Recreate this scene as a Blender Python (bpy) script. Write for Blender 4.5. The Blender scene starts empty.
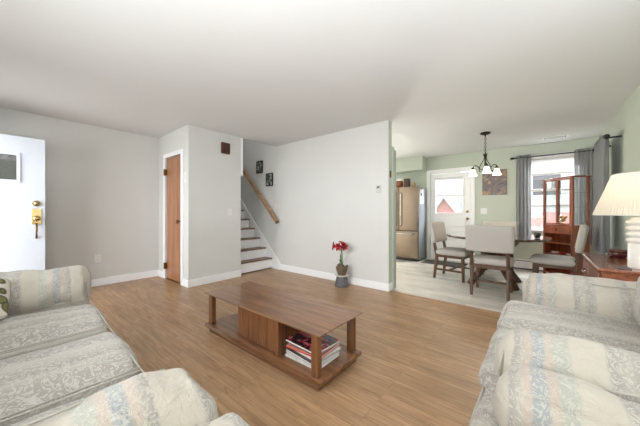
import bpy, bmesh, math, random
from mathutils import Vector, Matrix, noise
random.seed(7)
sc = bpy.context.scene
COL = sc.collection
R = math.radians

# ------------------------------------------------------------------ camera
cam_d = bpy.data.cameras.new('camera'); cam = bpy.data.objects.new('camera', cam_d); COL.objects.link(cam)
cam.location = (0, 0, 1.13); cam.rotation_euler = (R(90), 0, R(39.5))
cam_d.sensor_width = 36; cam_d.lens = 36 * 267 / 640; cam_d.shift_y = -1 / 640; cam_d.clip_start = 0.05
sc.camera = cam
# ------------------------------------------------------------------ world, lights, exposure
w = bpy.data.worlds.new('world'); sc.world = w; w.use_nodes = True
bg = w.node_tree.nodes['Background']; bg.inputs[0].default_value = (0.90, 0.95, 1.0, 1); bg.inputs[1].default_value = 2.7
def area(name, loc, rot, sx, sy, power, col=(1, 1, 1), spread=180):
    l = bpy.data.lights.new(name, 'AREA'); l.shape = 'RECTANGLE'; l.size = sx; l.size_y = sy; l.energy = power; l.color = col
    l.spread = R(spread)
    o = bpy.data.objects.new(name, l); o.location = loc; o.rotation_euler = rot; COL.objects.link(o); return o
# daylight by the openings, and added fill lights (rot x=+90 shines to +Y, -90 to -Y)
area('daylight_front_window', (-1.9, -3.2, 1.9), (R(88), 0, 0), 5.0, 2.4, 430, (0.975, 0.985, 1.0))
area('daylight_front_door', (-4.6, -2.4, 1.2), (R(88), 0, R(-10)), 1.6, 2.2, 45, (0.975, 0.985, 1.0))
area('daylight_back_window', (0.16, 8.1, 3.5), (R(-55), 0, 0), 2.4, 1.6, 900, (0.93, 0.97, 1.0))
area('kitchen_fill', (-4.2, 7.0, 1.6), (R(-85), 0, 0), 1.1, 1.0, 330, (1.0, 0.97, 0.93))  # added fill at an unseen kitchen window, brightens the dining area
area('side_fill', (2.6, 1.4, 1.9), (0, R(86), 0), 2.2, 2.6, 45, (0.975, 0.985, 1.0))  # added fill from the right, through an unseen side window
area('stairwell_fill', (-6.2, 3.12, 4.9), (0, 0, 0), 1.2, 0.6, 22, (0.975, 0.985, 1.0))  # added overhead fill that lifts the dark stairwell
# added fill in place of a flash, aimed up to brighten the ceiling
area('ceiling_bounce_fill', (-0.15, -0.25, 0.95), (R(176), 0, R(35)), 0.6, 0.4, 72, (0.98, 0.99, 1.0))
sc.view_settings.view_transform = 'Standard'; sc.view_settings.look = 'None'
sc.view_settings.exposure = 0.11; sc.view_settings.gamma = 1.0; sc.view_settings.use_curve_mapping = False
sc.cycles.use_denoising = True
sc.cycles.max_bounces = 10; sc.cycles.diffuse_bounces = 6

# ------------------------------------------------------------------ materials
def s2l(c):
    return tuple(((v / 255) / 12.92 if v / 255 <= 0.04045 else ((v / 255 + 0.055) / 1.055) ** 2.4) for v in c) + (1,)
class NT:
    def __init__(s, name):
        s.m = bpy.data.materials.new(name); s.m.use_nodes = True; s.t = s.m.node_tree; s.n = s.t.nodes; s.b = s.n['Principled BSDF']
    def new(s, typ, **kw):
        nd = s.n.new(typ)
        for k, v in kw.items():
            if k.startswith('i_'):
                key = k[2:]; key = int(key) if key.isdigit() else key.replace('_', ' ')
                nd.inputs[key].default_value = v
            else: setattr(nd, k, v)
        return nd
    def l(s, a, b): s.t.links.new(a, b)
    def coord(s, scale=(1, 1, 1), rot=(0, 0, 0), gen='Object'):
        c = s.new('ShaderNodeTexCoord'); mp = s.new('ShaderNodeMapping'); mp.inputs['Scale'].default_value = scale; mp.inputs['Rotation'].default_value = rot
        s.l(c.outputs[gen], mp.inputs[0]); return mp.outputs[0]
    def ramp(s, fac, stops, interp='LINEAR'):
        r = s.new('ShaderNodeValToRGB'); e = r.color_ramp.elements; r.color_ramp.interpolation = interp
        e[0].position = stops[0][0]; e[0].color = stops[0][1]; e[1].position = stops[-1][0]; e[1].color = stops[-1][1]
        for p, c in stops[1:-1]:
            x = e.new(p); x.color = c
        s.l(fac, r.inputs[0]); return r.outputs[0]
    def mix(s, fac, a, b, bt='MIX'):
        m = s.new('ShaderNodeMix', data_type='RGBA', blend_type=bt)
        for sock, v in ((m.inputs[0], fac), (m.inputs[6], a), (m.inputs[7], b)):
            if hasattr(v, 'is_output'): s.l(v, sock)
            else: sock.default_value = v
        return m.outputs[2]
    def noise(s, vec, scale, detail=3, rough=0.5, dist=0):
        nz = s.new('ShaderNodeTexNoise'); nz.inputs['Scale'].default_value = scale; nz.inputs['Detail'].default_value = detail
        nz.inputs['Roughness'].default_value = rough; nz.inputs['Distortion'].default_value = dist
        if vec: s.l(vec, nz.inputs['Vector'])
        return nz.outputs['Fac']
    def bump(s, h, strength=0.3, dist=0.01):
        b = s.new('ShaderNodeBump'); b.inputs['Strength'].default_value = strength; b.inputs['Distance'].default_value = dist
        s.l(h, b.inputs['Height']); s.l(b.outputs[0], s.b.inputs['Normal'])
    def base(s, v):
        if hasattr(v, 'is_output'): s.l(v, s.b.inputs['Base Color'])
        else: s.b.inputs['Base Color'].default_value = v
def plain(name, rgb, rough=0.5, metal=0.0, var=0.06, bump=0.0, scale=30, spec=None):
    t = NT(name); c = s2l(rgb); v = t.coord(); nz = t.noise(v, scale, 3)
    dk = tuple(x * (1 - var) for x in c[:3]) + (1,); lt = tuple(min(1, x * (1 + var)) for x in c[:3]) + (1,)
    t.base(t.ramp(nz, [(0.3, dk), (0.7, lt)])); t.b.inputs['Roughness'].default_value = rough; t.b.inputs['Metallic'].default_value = metal
    if spec is not None: t.b.inputs['Specular IOR Level'].default_value = spec
    if bump: t.bump(nz, bump, 0.004)
    return t.m
def wood(name, dark, mid, light, axis='x', rough=0.35, scale=1.0, bump=0.05, coat=0.0):
    t = NT(name); sc_ = {'x': (1.5, 22, 22), 'y': (22, 1.5, 22), 'z': (22, 22, 1.5)}[axis]
    v = t.coord(tuple(a * scale for a in sc_)); a = t.noise(v, 1.6, 6, 0.6, 0.6)
    v2 = t.coord(tuple(a * scale * 0.2 for a in sc_)); b = t.noise(v2, 2.0, 3, 0.5, 1.0)
    c1 = t.ramp(a, [(0.3, s2l(dark)), (0.5, s2l(mid)), (0.72, s2l(light))])
    c2 = t.ramp(b, [(0.3, (0.75, 0.73, 0.7, 1)), (0.7, (1.1, 1.1, 1.1, 1))])
    t.base(t.mix(1.0, c1, c2, 'MULTIPLY')); t.b.inputs['Roughness'].default_value = rough
    t.b.inputs['Coat Weight'].default_value = coat; t.b.inputs['Coat Roughness'].default_value = 0.12
    t.bump(a, bump, 0.002); return t.m
def planks(name, cols, bw, rh, grout, rough, seed=0.0, spread=1.0):
    t = NT(name); c = t.new('ShaderNodeTexCoord')
    mp = t.new('ShaderNodeMapping'); mp.inputs['Location'].default_value = (seed, seed * 0.7, 0); t.l(c.outputs['Object'], mp.inputs[0])
    br = t.new('ShaderNodeTexBrick'); br.offset = 0.37; br.offset_frequency = 3; br.squash = 1.0
    br.inputs['Color1'].default_value = (0, 0, 0, 1); br.inputs['Color2'].default_value = (1, 1, 1, 1); br.inputs['Mortar'].default_value = (0.5, 0.5, 0.5, 1)
    br.inputs['Scale'].default_value = 1; br.inputs['Mortar Size'].default_value = grout; br.inputs['Brick Width'].default_value = bw; br.inputs['Row Height'].default_value = rh
    br.inputs['Mortar Smooth'].default_value = 0.6
    t.l(mp.outputs[0], br.inputs['Vector'])
    # per plank shift of the grain
    sh = t.new('ShaderNodeVectorMath', operation='MULTIPLY_ADD'); t.l(br.outputs['Color'], sh.inputs[0]); sh.inputs[1].default_value = (7, 13, 5); t.l(mp.outputs[0], sh.inputs[2])
    g = t.new('ShaderNodeMapping'); g.inputs['Scale'].default_value = (2.2, 26, 1); t.l(sh.outputs[0], g.inputs[0])
    gr = t.noise(g.outputs[0], 1.5, 6, 0.62, 0.8)
    g2 = t.new('ShaderNodeMapping'); g2.inputs['Scale'].default_value = (0.9, 3.2, 1); t.l(mp.outputs[0], g2.inputs[0])
    bl = t.noise(g2.outputs[0], 1.4, 4, 0.6, 0.5)
    cg = t.ramp(gr, [(0.28, s2l(cols[0])), (0.5, s2l(cols[1])), (0.75, s2l(cols[2]))])
    cp = t.ramp(br.outputs['Color'], [(0, (1 - 0.13 * spread,) * 3 + (1,)), (1, (1 + 0.10 * spread,) * 3 + (1,))])
    cb = t.ramp(bl, [(0.3, (0.82, 0.80, 0.78, 1)), (0.68, (1.08, 1.08, 1.08, 1))])
    c1 = t.mix(1.0, cg, cp, 'MULTIPLY'); c2 = t.mix(1.0, c1, cb, 'MULTIPLY')
    c3 = t.mix(br.outputs['Fac'], c2, s2l(cols[3])); t.base(c3)
    t.b.inputs['Roughness'].default_value = rough
    t.bump(gr, 0.06, 0.002); return t.m
def fabric(name, axis, bands, period, scroll, off=0.0, scale=1.0, samt=0.75):
    """woven damask: colour bands across one local axis with scrollwork in cream or grey"""
    t = NT(name); c = t.new('ShaderNodeTexCoord'); sp = t.new('ShaderNodeSeparateXYZ'); t.l(c.outputs['Object'], sp.inputs[0])
    nz = t.noise(c.outputs['Object'], 5, 2); 
    a = t.new('ShaderNodeMath', operation='MULTIPLY_ADD'); t.l(nz, a.inputs[0]); a.inputs[1].default_value = 0.05; t.l(sp.outputs[axis], a.inputs[2])
    b = t.new('ShaderNodeMath', operation='ADD'); t.l(a.outputs[0], b.inputs[0]); b.inputs[1].default_value = off + 10 * period
    f = t.new('ShaderNodeMath', operation='DIVIDE'); t.l(b.outputs[0], f.inputs[0]); f.inputs[1].default_value = period
    fr = t.new('ShaderNodeMath', operation='FRACT'); t.l(f.outputs[0], fr.inputs[0])
    base = t.ramp(fr.outputs[0], [(p, s2l(col)) for p, col, _ in bands])
    dens = t.ramp(fr.outputs[0], [(p, (k, k, k, 1)) for p, _, k in bands])
    # scrollwork: thresholded contour lines of distorted noise
    n1 = t.noise(c.outputs['Object'], 12 * scale, 3, 0.55, 1.4)
    m1 = t.new('ShaderNodeMath', operation='MULTIPLY'); t.l(n1, m1.inputs[0]); m1.inputs[1].default_value = 34
    sn = t.new('ShaderNodeMath', operation='SINE'); t.l(m1.outputs[0], sn.inputs[0])
    vo = t.new('ShaderNodeTexVoronoi'); vo.inputs['Scale'].default_value = 60 * scale; t.l(c.outputs['Object'], vo.inputs['Vector'])
    ad = t.new('ShaderNodeMath', operation='MULTIPLY_ADD'); t.l(vo.outputs['Distance'], ad.inputs[0]); ad.inputs[1].default_value = -0.5; t.l(sn.outputs[0], ad.inputs[2])
    th = t.ramp(ad.outputs[0], [(0.0, (0, 0, 0, 1)), (0.35, (1, 1, 1, 1))])
    k = t.new('ShaderNodeMath', operation='MULTIPLY'); t.l(th, k.inputs[0]); t.l(dens, k.inputs[1])
    k2 = t.new('ShaderNodeMath', operation='MULTIPLY'); t.l(k.outputs[0], k2.inputs[0]); k2.inputs[1].default_value = samt
    t.base(t.mix(k2.outputs[0], base, s2l(scroll)))
    t.b.inputs['Roughness'].default_value = 0.85; t.b.inputs['Sheen Weight'].default_value = 0.15; t.b.inputs['Specular IOR Level'].default_value = 0.2
    n2 = t.noise(c.outputs['Object'], 11, 5, 0.6, 0.4); t.bump(n2, 0.85, 0.02)
    return t.m
def glass(name, tint=(1, 1, 1, 1), refl=0.06):
    t = NT(name); tr = t.new('ShaderNodeBsdfTransparent'); tr.inputs[0].default_value = tint
    gl = t.new('ShaderNodeBsdfGlossy'); gl.inputs['Roughness'].default_value = 0.02
    mx = t.new('ShaderNodeMixShader'); mx.inputs[0].default_value = refl
    t.l(tr.outputs[0], mx.inputs[1]); t.l(gl.outputs[0], mx.inputs[2]); t.l(mx.outputs[0], t.n['Material Output'].inputs[0]); return t.m
def emis(name, col, st):
    t = NT(name); t.base(s2l(col)); t.b.inputs['Emission Color'].default_value = s2l(col); t.b.inputs['Emission Strength'].default_value = st; return t.m

M = {}
M['wall'] = plain('wall_paint_grey', (209, 209, 206), 0.75, var=0.012, scale=2.5, spec=0.25)
M['green'] = plain('wall_paint_green', (190, 198, 186), 0.75, var=0.012, scale=2.5, spec=0.25)
M['ceil'] = plain('ceiling_paint', (221, 222, 222), 0.85, var=0.012, scale=1.5, spec=0.15)
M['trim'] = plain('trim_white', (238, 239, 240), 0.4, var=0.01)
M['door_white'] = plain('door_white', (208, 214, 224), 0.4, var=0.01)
M['oak'] = planks('oak_floor', [(136, 103, 74), (168, 134, 100), (189, 157, 123), (112, 84, 60)], 0.75, 0.057, 0.0012, 0.36, spread=0.8)
M['greyfloor'] = planks('grey_plank_floor', [(176, 170, 162), (205, 200, 192), (222, 218, 212), (150, 145, 138)], 1.2, 0.15, 0.0015, 0.33, 3.1, 1.2)
M['stair_oak'] = wood('stair_tread_oak', (88, 66, 48), (116, 88, 64), (134, 104, 78), 'y', 0.4)
M['rail'] = wood('handrail_wood', (150, 118, 82), (180, 145, 106), (198, 165, 126), 'x', 0.4, 0.6)
M['slab'] = wood('closet_door_wood', (140, 92, 62), (166, 112, 76), (182, 130, 92), 'z', 0.3, 0.5, coat=0.3)
M['walnut'] = wood('walnut_x', (86, 54, 32), (124, 84, 54), (146, 106, 74), 'x', 0.28, 0.9, coat=0.35)
M['walnut_z'] = wood('walnut_z', (84, 52, 30), (118, 76, 46), (140, 94, 62), 'z', 0.35, 0.9, coat=0.2)
M['cherry'] = wood('cherry_z', (92, 40, 22), (134, 66, 38), (160, 88, 54), 'z', 0.28, 0.7, coat=0.3)
M['cherry_x'] = wood('cherry_y', (112, 62, 42), (146, 88, 62), (168, 108, 80), 'y', 0.16, 0.6, coat=0.6)
M['chairwood'] = wood('chair_wood', (66, 44, 26), (90, 61, 38), (108, 76, 50), 'z', 0.4, 0.9)
M['tablewood'] = wood('dining_table_wood', (58, 38, 28), (80, 56, 42), (98, 70, 54), 'x', 0.14, 0.6, coat=0.8)
M['linen'] = plain('chair_linen', (187, 182, 176), 0.9, var=0.05, bump=0.3, scale=160, spec=0.15)
M['curtain'] = plain('curtain_grey', (184, 185, 186), 0.85, var=0.05, scale=60, spec=0.15)
M['brass'] = plain('brass', (200, 172, 120), 0.25, 1.0)
M['darkbrass'] = plain('dark_brass', (120, 92, 55), 0.35, 1.0)
M['steel'] = plain('stainless_steel', (142, 126, 110), 0.26, 1.0, var=0.05, scale=4)
M['steelhandle'] = plain('bright_steel', (220, 220, 220), 0.2, 1.0)
M['fridge_side'] = plain('fridge_side_grey', (122, 127, 133), 0.5, 0.0)
M['bronze'] = plain('bronze_dark', (50, 40, 34), 0.4, 0.7)
M['black'] = plain('black', (32, 31, 32), 0.5)
M['glass'] = glass('window_glass')
M['cabglass'] = glass('cabinet_glass', (0.97, 0.98, 0.98, 1), 0.08)
M['frost'] = emis('frosted_glass_lit', (255, 246, 232), 1.6)
M['ceramic'] = plain('ceramic_white', (226, 221, 212), 0.25, var=0.02)
M['plastic'] = plain('plastic_white', (225, 226, 224), 0.4, var=0.01)
M['brownbox'] = wood('chime_wood', (58, 34, 26), (78, 46, 34), (92, 58, 42), 'z', 0.5)
M['petal'] = plain('petal_red', (196, 54, 62), 0.5, var=0.2, scale=60)
M['leaf'] = plain('leaf_green', (110, 128, 92), 0.5, var=0.15)
M['basket'] = plain('bark_brown', (98, 84, 62), 0.8, var=0.4, bump=0.8, scale=50)
M['stone'] = plain('stand_grey', (92, 92, 98), 0.5, var=0.35, scale=40)
M['shelfgrey'] = M['walnut']

def sf(name, axis, off): return None
A0, A1, A2, A3, A4, A5 = (178, 171, 158), (148, 144, 137), (172, 160, 148), (147, 150, 150), (160, 160, 150), (162, 158, 148)
SEAT_B = [(0.0, (153, 147, 139), 1.0), (0.18, (159, 153, 144), 1.0), (0.26, (171, 166, 156), 0.9), (0.36, (149, 143, 136), 0.9), (0.5, (161, 155, 146), 1.0), (0.62, (175, 171, 160), 0.6), (0.70, (177, 172, 162), 0.6), (0.8, (149, 143, 137), 1.0), (1.0, (153, 147, 139), 1.0)]
ARM_B = [(0.0, A0, 0.15), (0.09, A0, 0.15), (0.10, A1, 1.0), (0.14, A5, 0.9), (0.15, A2, 0.6), (0.18, A2, 0.6), (0.19, A3, 1.0), (0.24, A3, 1.0), (0.25, A2, 0.6), (0.28, A2, 0.6), (0.29, A4, 1.0), (0.35, A4, 1.0), (0.37, A0, 0.2), (0.49, A0, 0.2), (0.51, A1, 1.0), (0.58, A5, 1.0), (0.62, A1, 1.0), (0.66, A4, 0.9), (0.68, A0, 0.3), (0.83, A0, 0.15), (0.85, A5, 1.0), (0.90, A1, 1.0), (0.92, A0, 0.3), (1.0, A0, 0.15)]
M['seatfab'] = fabric('seat_damask', 0, SEAT_B, 0.34, (186, 182, 174), 0.05, 1.5, 0.8)
M['armfab'] = fabric('arm_damask', 1, ARM_B, 0.62, (186, 181, 170), 0.40, 2.1, 0.65)
M['piping'] = plain('piping_cream', (166, 162, 152), 0.85)

# ------------------------------------------------------------------ mesh helpers
def bmn(): return bmesh.new()
def box(bm, x0, x1, y0, y1, z0, z1, bev=0.0, seg=2):
    r = bmesh.ops.create_cube(bm, size=1); vs = r['verts']
    for v in vs: v.co = Vector(((x0 + x1) / 2 + v.co.x * (x1 - x0), (y0 + y1) / 2 + v.co.y * (y1 - y0), (z0 + z1) / 2 + v.co.z * (z1 - z0)))
    if bev > 0:
        es = list({e for v in vs for e in v.link_edges}); bmesh.ops.bevel(bm, geom=es, offset=bev, segments=seg, profile=0.5, affect='EDGES')
    return bm
def prism(bm, pts, z0, z1):
    a = [bm.verts.new((x, y, z0)) for x, y in pts]; b = [bm.verts.new((x, y, z1)) for x, y in pts]; n = len(pts)
    bm.faces.new(a[::-1]); bm.faces.new(b)
    for i in range(n): bm.faces.new((a[i], a[(i + 1) % n], b[(i + 1) % n], b[i]))
def prism_y(bm, pts, y0, y1):
    a = [bm.verts.new((x, y0, z)) for x, z in pts]; b = [bm.verts.new((x, y1, z)) for x, z in pts]; n = len(pts)
    bm.faces.new(a); bm.faces.new(b[::-1])
    for i in range(n): bm.faces.new((a[(i + 1) % n], a[i], b[i], b[(i + 1) % n]))
    bmesh.ops.recalc_face_normals(bm, faces=bm.faces)
def bar(bm, p, q, w0, h0, w1=None, h1=None, up=(0, 0, 1)):
    """tapered rectangular bar from p to q"""
    w1 = w0 if w1 is None else w1; h1 = h0 if h1 is None else h1
    p = Vector(p); q = Vector(q); d = (q - p).normalized(); up = Vector(up)
    if abs(d.dot(up)) > 0.95: up = Vector((0, 1, 0))
    s = d.cross(up).normalized(); u = s.cross(d).normalized()
    V = []
    for c, w_, h_ in ((p, w0, h0), (q, w1, h1)):
        V.append([bm.verts.new(c + s * a * w_ / 2 + u * b * h_ / 2) for a, b in ((-1, -1), (1, -1), (1, 1), (-1, 1))])
    fs = [bm.faces.new(V[0][::-1]), bm.faces.new(V[1])]
    for i in range(4): fs.append(bm.faces.new((V[0][i], V[0][(i + 1) % 4], V[1][(i + 1) % 4], V[1][i])))
    bmesh.ops.bevel(bm, geom=list({e for f in fs for e in f.edges}), offset=min(w0, h0, w1, h1) * 0.12, segments=1, affect='EDGES')
def tube(bm, pts, r, n=8, caps=True, radii=None):
    pts = [Vector(p) for p in pts]; rings = []; up = Vector((0.13, 0.21, 0.97))
    for i, p in enumerate(pts):
        d = (pts[min(i + 1, len(pts) - 1)] - pts[max(i - 1, 0)]).normalized()
        s = d.cross(up)
        if s.length < 0.05: s = d.cross(Vector((1, 0, 0)))
        s.normalize(); u = s.cross(d); rr = radii[i] if radii else r
        rings.append([bm.verts.new(p + (s * math.cos(2 * math.pi * k / n) + u * math.sin(2 * math.pi * k / n)) * rr) for k in range(n)])
    for a, b in zip(rings, rings[1:]):
        for k in range(n): bm.faces.new((a[k], a[(k + 1) % n], b[(k + 1) % n], b[k]))
    if caps: bm.faces.new(rings[0][::-1]); bm.faces.new(rings[-1])
def lathe(bm, prof, c=(0, 0), n=32, pleat=0.0):
    rings = []
    for r, z in prof:
        rings.append([bm.verts.new((c[0] + (r * (1 + (pleat if k % 2 else -pleat))) * math.cos(2 * math.pi * k / n), c[1] + (r * (1 + (pleat if k % 2 else -pleat))) * math.sin(2 * math.pi * k / n), z)) for k in range(n)])
    for a, b in zip(rings, rings[1:]):
        for k in range(n): bm.faces.new((a[k], a[(k + 1) % n], b[(k + 1) % n], b[k]))
    if prof[0][0] > 1e-4 and not pleat: bm.faces.new(rings[0][::-1])
    if prof[-1][0] > 1e-4 and not pleat: bm.faces.new(rings[-1])
def softbox(bm, x0, x1, y0, y1, z0, z1, r, res=0.03, puff=0.0, amp=0.0, freq=4.0, seed=0.0, bottom=False):
    """rounded, puffed, slightly wrinkled upholstery block"""
    h = Vector(((x1 - x0) / 2, (y1 - y0) / 2, (z1 - z0) / 2)); c = Vector(((x0 + x1) / 2, (y0 + y1) / 2, (z0 + z1) / 2))
    r = Vector(r) if isinstance(r, tuple) else Vector((r, r, r)); r = Vector([min(r[a], h[a] * 0.999) for a in range(3)])
    N = [max(4, min(60, int(2 * a / res))) for a in h]
    def samples(n): return [math.sin((i / n * 2 - 1) * math.pi / 2) * 0.5 + (i / n * 2 - 1) * 0.5 for i in range(n + 1)]
    S = [samples(n) for n in N]; cache = {}
    def vert(i, j, k):
        if (i, j, k) in cache: return cache[(i, j, k)]
        u = Vector((S[0][i], S[1][j], S[2][k])); p = Vector((u.x * h.x, u.y * h.y, u.z * h.z))
        q = Vector([max(-(h[a] - r[a]), min(h[a] - r[a], p[a])) for a in range(3)]); d = Vector([(p[a] - q[a]) / r[a] for a in range(3)])
        if d.length > 1e-7: d.normalize(); p = q + Vector([d[a] * r[a] for a in range(3)]); nrm = d
        else: nrm = Vector((0, 0, 1))
        if puff:
            wx, wy, wz = 1 - u.x ** 2, 1 - u.y ** 2, 1 - u.z ** 2
            p.z += puff * u.z * wx ** 0.6 * wy ** 0.6
            p.x += puff * 0.5 * u.x * wy * wz; p.y += puff * 0.5 * u.y * wx * wz
        if amp:
            g = (p + c) * freq + Vector((seed, seed * 1.7, seed * 0.3))
            p += nrm * amp * (noise.noise(g) + 0.5 * noise.noise(g * 2.3))
        cache[(i, j, k)] = bm.verts.new(p + c); return cache[(i, j, k)]
    X, Y, Z = N
    for i in range(X):
        for j in range(Y):
            bm.faces.new((vert(i, j, 0), vert(i, j + 1, 0), vert(i + 1, j + 1, 0), vert(i + 1, j, 0)))
            bm.faces.new((vert(i, j, Z), vert(i + 1, j, Z), vert(i + 1, j + 1, Z), vert(i, j + 1, Z)))
    for i in range(X):
        for k in range(Z):
            bm.faces.new((vert(i, 0, k), vert(i + 1, 0, k), vert(i + 1, 0, k + 1), vert(i, 0, k + 1)))
            bm.faces.new((vert(i, Y, k), vert(i, Y, k + 1), vert(i + 1, Y, k + 1), vert(i + 1, Y, k)))
    for j in range(Y):
        for k in range(Z):
            bm.faces.new((vert(0, j, k), vert(0, j, k + 1), vert(0, j + 1, k + 1), vert(0, j + 1, k)))
            bm.faces.new((vert(X, j, k), vert(X, j + 1, k), vert(X, j + 1, k + 1), vert(X, j, k + 1)))
MAT = {}
def obj(name, bm, m, parent=None, smooth=False, world=False, label=None, kind=None):
    """link bm as one mesh; 'world' coordinates are brought into the frame of the thing"""
    root = parent
    while root is not None and root.parent is not None: root = root.parent
    if world and root is not None:
        bmesh.ops.transform(bm, matrix=MAT[root.name].inverted(), verts=bm.verts)
    me = bpy.data.meshes.new(name); bmesh.ops.recalc_face_normals(bm, faces=bm.faces); bm.to_mesh(me); bm.free()
    me.materials.append(m if not isinstance(m, str) else M[m])
    if smooth:
        for p in me.polygons: p.use_smooth = True
        if smooth == 'auto':
            try: me.set_sharp_from_angle(angle=R(35))
            except Exception: pass
    o = bpy.data.objects.new(name, me); COL.objects.link(o)
    if parent is not None: o.parent = parent
    if label: o['label'] = label
    if kind: o['kind'] = kind
    return o
def thing(name, label, cat, loc=(0, 0, 0), rotz=0.0, group=None, kind=None):
    o = bpy.data.objects.new(name, None); COL.objects.link(o); o.location = loc; o.rotation_euler = (0, 0, rotz); o.empty_display_size = 0.1
    if label: o['label'] = label
    if cat: o['category'] = cat
    if group: o['group'] = group
    if kind: o['kind'] = kind
    MAT[o.name] = Matrix.Translation(loc) @ Matrix.Rotation(rotz, 4, 'Z'); return o
def tag(o, label, cat, group=None, kind=None):
    o['label'] = label; o['category'] = cat
    if group: o['group'] = group
    if kind: o['kind'] = kind
    return o
def struct(name, bm, m, parent=None, label=None, smooth=False):
    o = obj(name, bm, m, parent, smooth); 
    if parent is None: o['kind'] = 'structure'
    if label: o['label'] = label
    return o
def dup(root, loc, rotz, label, group=None):
    r = root.copy(); COL.objects.link(r); r.location = loc; r.rotation_euler = (0, 0, rotz); r['label'] = label
    if group: r['group'] = group
    for ch in list(root.children):
        c = ch.copy(); COL.objects.link(c); c.parent = r
        for g in ch.children:
            d = g.copy(); COL.objects.link(d); d.parent = c
    return r
def place(o, loc, rotz):
    o.location = loc; o.rotation_euler = (0, 0, rotz)
def wall(bm, ax, c0, c1, a0, a1, z0, z1, holes=()):
    """wall slab c0..c1 thick, running a0..a1 along ax, with rectangular holes (h0,h1,zl,zh)"""
    def b(p, q, zl, zh):
        if q - p < 1e-4 or zh - zl < 1e-4: return
        if ax == 'x': box(bm, p, q, c0, c1, zl, zh)
        else: box(bm, c0, c1, p, q, zl, zh)
    cur = a0
    for h0, h1, zl, zh in sorted(holes):
        b(cur, h0, z0, z1); b(h0, h1, z0, zl); b(h0, h1, zh, z1); cur = h1
    b(cur, a1, z0, z1)

# ================================================================== STRUCTURE
XL, XR, YF, YB, H = -5.22, 0.79, -0.52, 6.65, 2.44
YS0, YS1, XS = 3.55, 3.655, -1.662          # stair wall faces and end
XC, YC0, YC1 = -4.06, 1.83, 2.735          # closet block
bm = bmn(); box(bm, -7.3, XR + 0.1, YF - 0.15, 3.57, -0.1, 0.0); struct('floor', bm, 'oak')
bm = bmn(); box(bm, -5.4, XR + 0.1, 3.57, YB + 0.1, -0.1, 0.0); struct('floor_dining', bm, 'greyfloor')
bm = bmn(); box(bm, XS, XR, 3.545, 3.595, 0.0, 0.006, 0.002); struct('trim_1', bm, 'oak')
bm = bmn()
box(bm, XL - 0.1, XR + 0.1, YF - 0.1, YC1 - 0.09, H, H + 0.25); box(bm, -4.08, XR + 0.1, YC1 - 0.09, YS1 - 0.02, H, H + 0.25); box(bm, XL - 0.1, XR + 0.1, YS1 - 0.02, YB + 0.1, H, H + 0.25)
struct('ceiling', bm, 'ceil')
bm = bmn(); wall(bm, 'y', XL - 0.1, XL, YF - 0.1, YC0 + 0.1, 0, H); struct('wall_left', bm, 'wall')
bm = bmn(); wall(bm, 'x', YF - 0.1, YF, XL - 0.1, XR + 0.1, 0, H, [(-4.78, -3.88, 0, 2.06), (-2.95, -0.55, 0.95, 2.15)]); struct('wall_front', bm, 'wall')
bm = bmn(); wall(bm, 'y', XR, XR + 0.1, YF, YB + 0.1, 0, H, [(0.75, 2.45, 0.95, 2.1)]); struct('wall_right', bm, 'green')
bm = bmn(); wall(bm, 'x', YB, YB + 0.12, -5.3, XR, 0, H, [(-4.75, -3.65, 1.1, 2.1), (-2.04, -1.18, 0, 2.05), (-0.2, 0.56, 0.79, 2.17)]); struct('wall_back', bm, 'green')
bm = bmn(); wall(bm, 'y', -5.4, -5.3, YS1, YB, 0, H); struct('wall_kitchen', bm, 'green')
bm = bmn(); wall(bm, 'x', YC0, YC0 + 0.1, XL, XC, 0, H, [(-4.91, -4.30, 0, 2.04)]); struct('wall_closet_side', bm, 'wall')
bm = bmn(); wall(bm, 'y', XC - 0.1, XC, YC0 + 0.1, YC1, 0, H); struct('wall_closet_front', bm, 'wall')
bm = bmn(); wall(bm, 'x', YC1 - 0.1, YC1, -7.2, XC - 0.1, 0, 5.0); struct('wall_stairwell', bm, 'wall')
bm = bmn(); wall(bm, 'x', YS0, YS1, -7.2, XS - 0.002, 0, H); wall(bm, 'x', YS0, YS1, -7.2, -4.08, H, 5.0); struct('wall_stair', bm, 'wall')
bm = bmn(); box(bm, XS - 0.002, XS, YS0, YS1, 0, H); struct('wall_stair_end', bm, 'green')
bm = bmn(); wall(bm, 'y', -4.08, -3.98, YC1, YS0, H + 0.25, 5.0); struct('wall_upper_header', bm, 'wall')
bm = bmn(); wall(bm, 'y', -7.3, -7.2, YC1 - 0.1, YS1, 0, 5.0); struct('wall_stair_top', bm, 'wall')
bm = bmn(); box(bm, -7.3, -3.98, YC1 - 0.1, YS1, 5.0, 5.1); struct('ceiling_stairwell', bm, 'ceil')
bm = bmn(); box(bm, -5.3, -2.12, 6.32, YB, 2.12, H); struct('wall_soffit', bm, 'green')
# baseboards
def base(name, ax, c0, c1, a0, a1, h=0.11):
    bm = bmn()
    if ax == 'x': box(bm, a0, a1, c0, c1, 0, h, 0.004)
    else: box(bm, c0, c1, a0, a1, 0, h, 0.004)
    struct(name, bm, 'trim')
base('baseboard_left', 'y', XL, XL + 0.015, 0.5, YC0)
base('baseboard_closet_front', 'y', XC, XC + 0.015, YC0, YC1 + 0.0)
base('baseboard_stair', 'x', YS0 - 0.015, YS0, -3.93, XS)
bm = bmn(); box(bm, -4.15, -4.065, YC1, YC1 + 0.05, 1.77, H - 0.0005, 0.003); struct('trim_3', bm, 'trim')
base('baseboard_stair_end', 'y', XS, XS + 0.015, YS0 - 0.015, YS1)
base('baseboard_closet_side', 'x', YC0 - 0.015, YC0, XL + 0.015, -4.975)
base('baseboard_closet_corner', 'x', YC0 - 0.015, YC0, -4.235, XC + 0.015)
base('baseboard_back', 'x', YB - 0.015, YB, -1.10, -0.62)
base('baseboard_right', 'y', XR - 0.015, XR, 3.9, YB)
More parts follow.
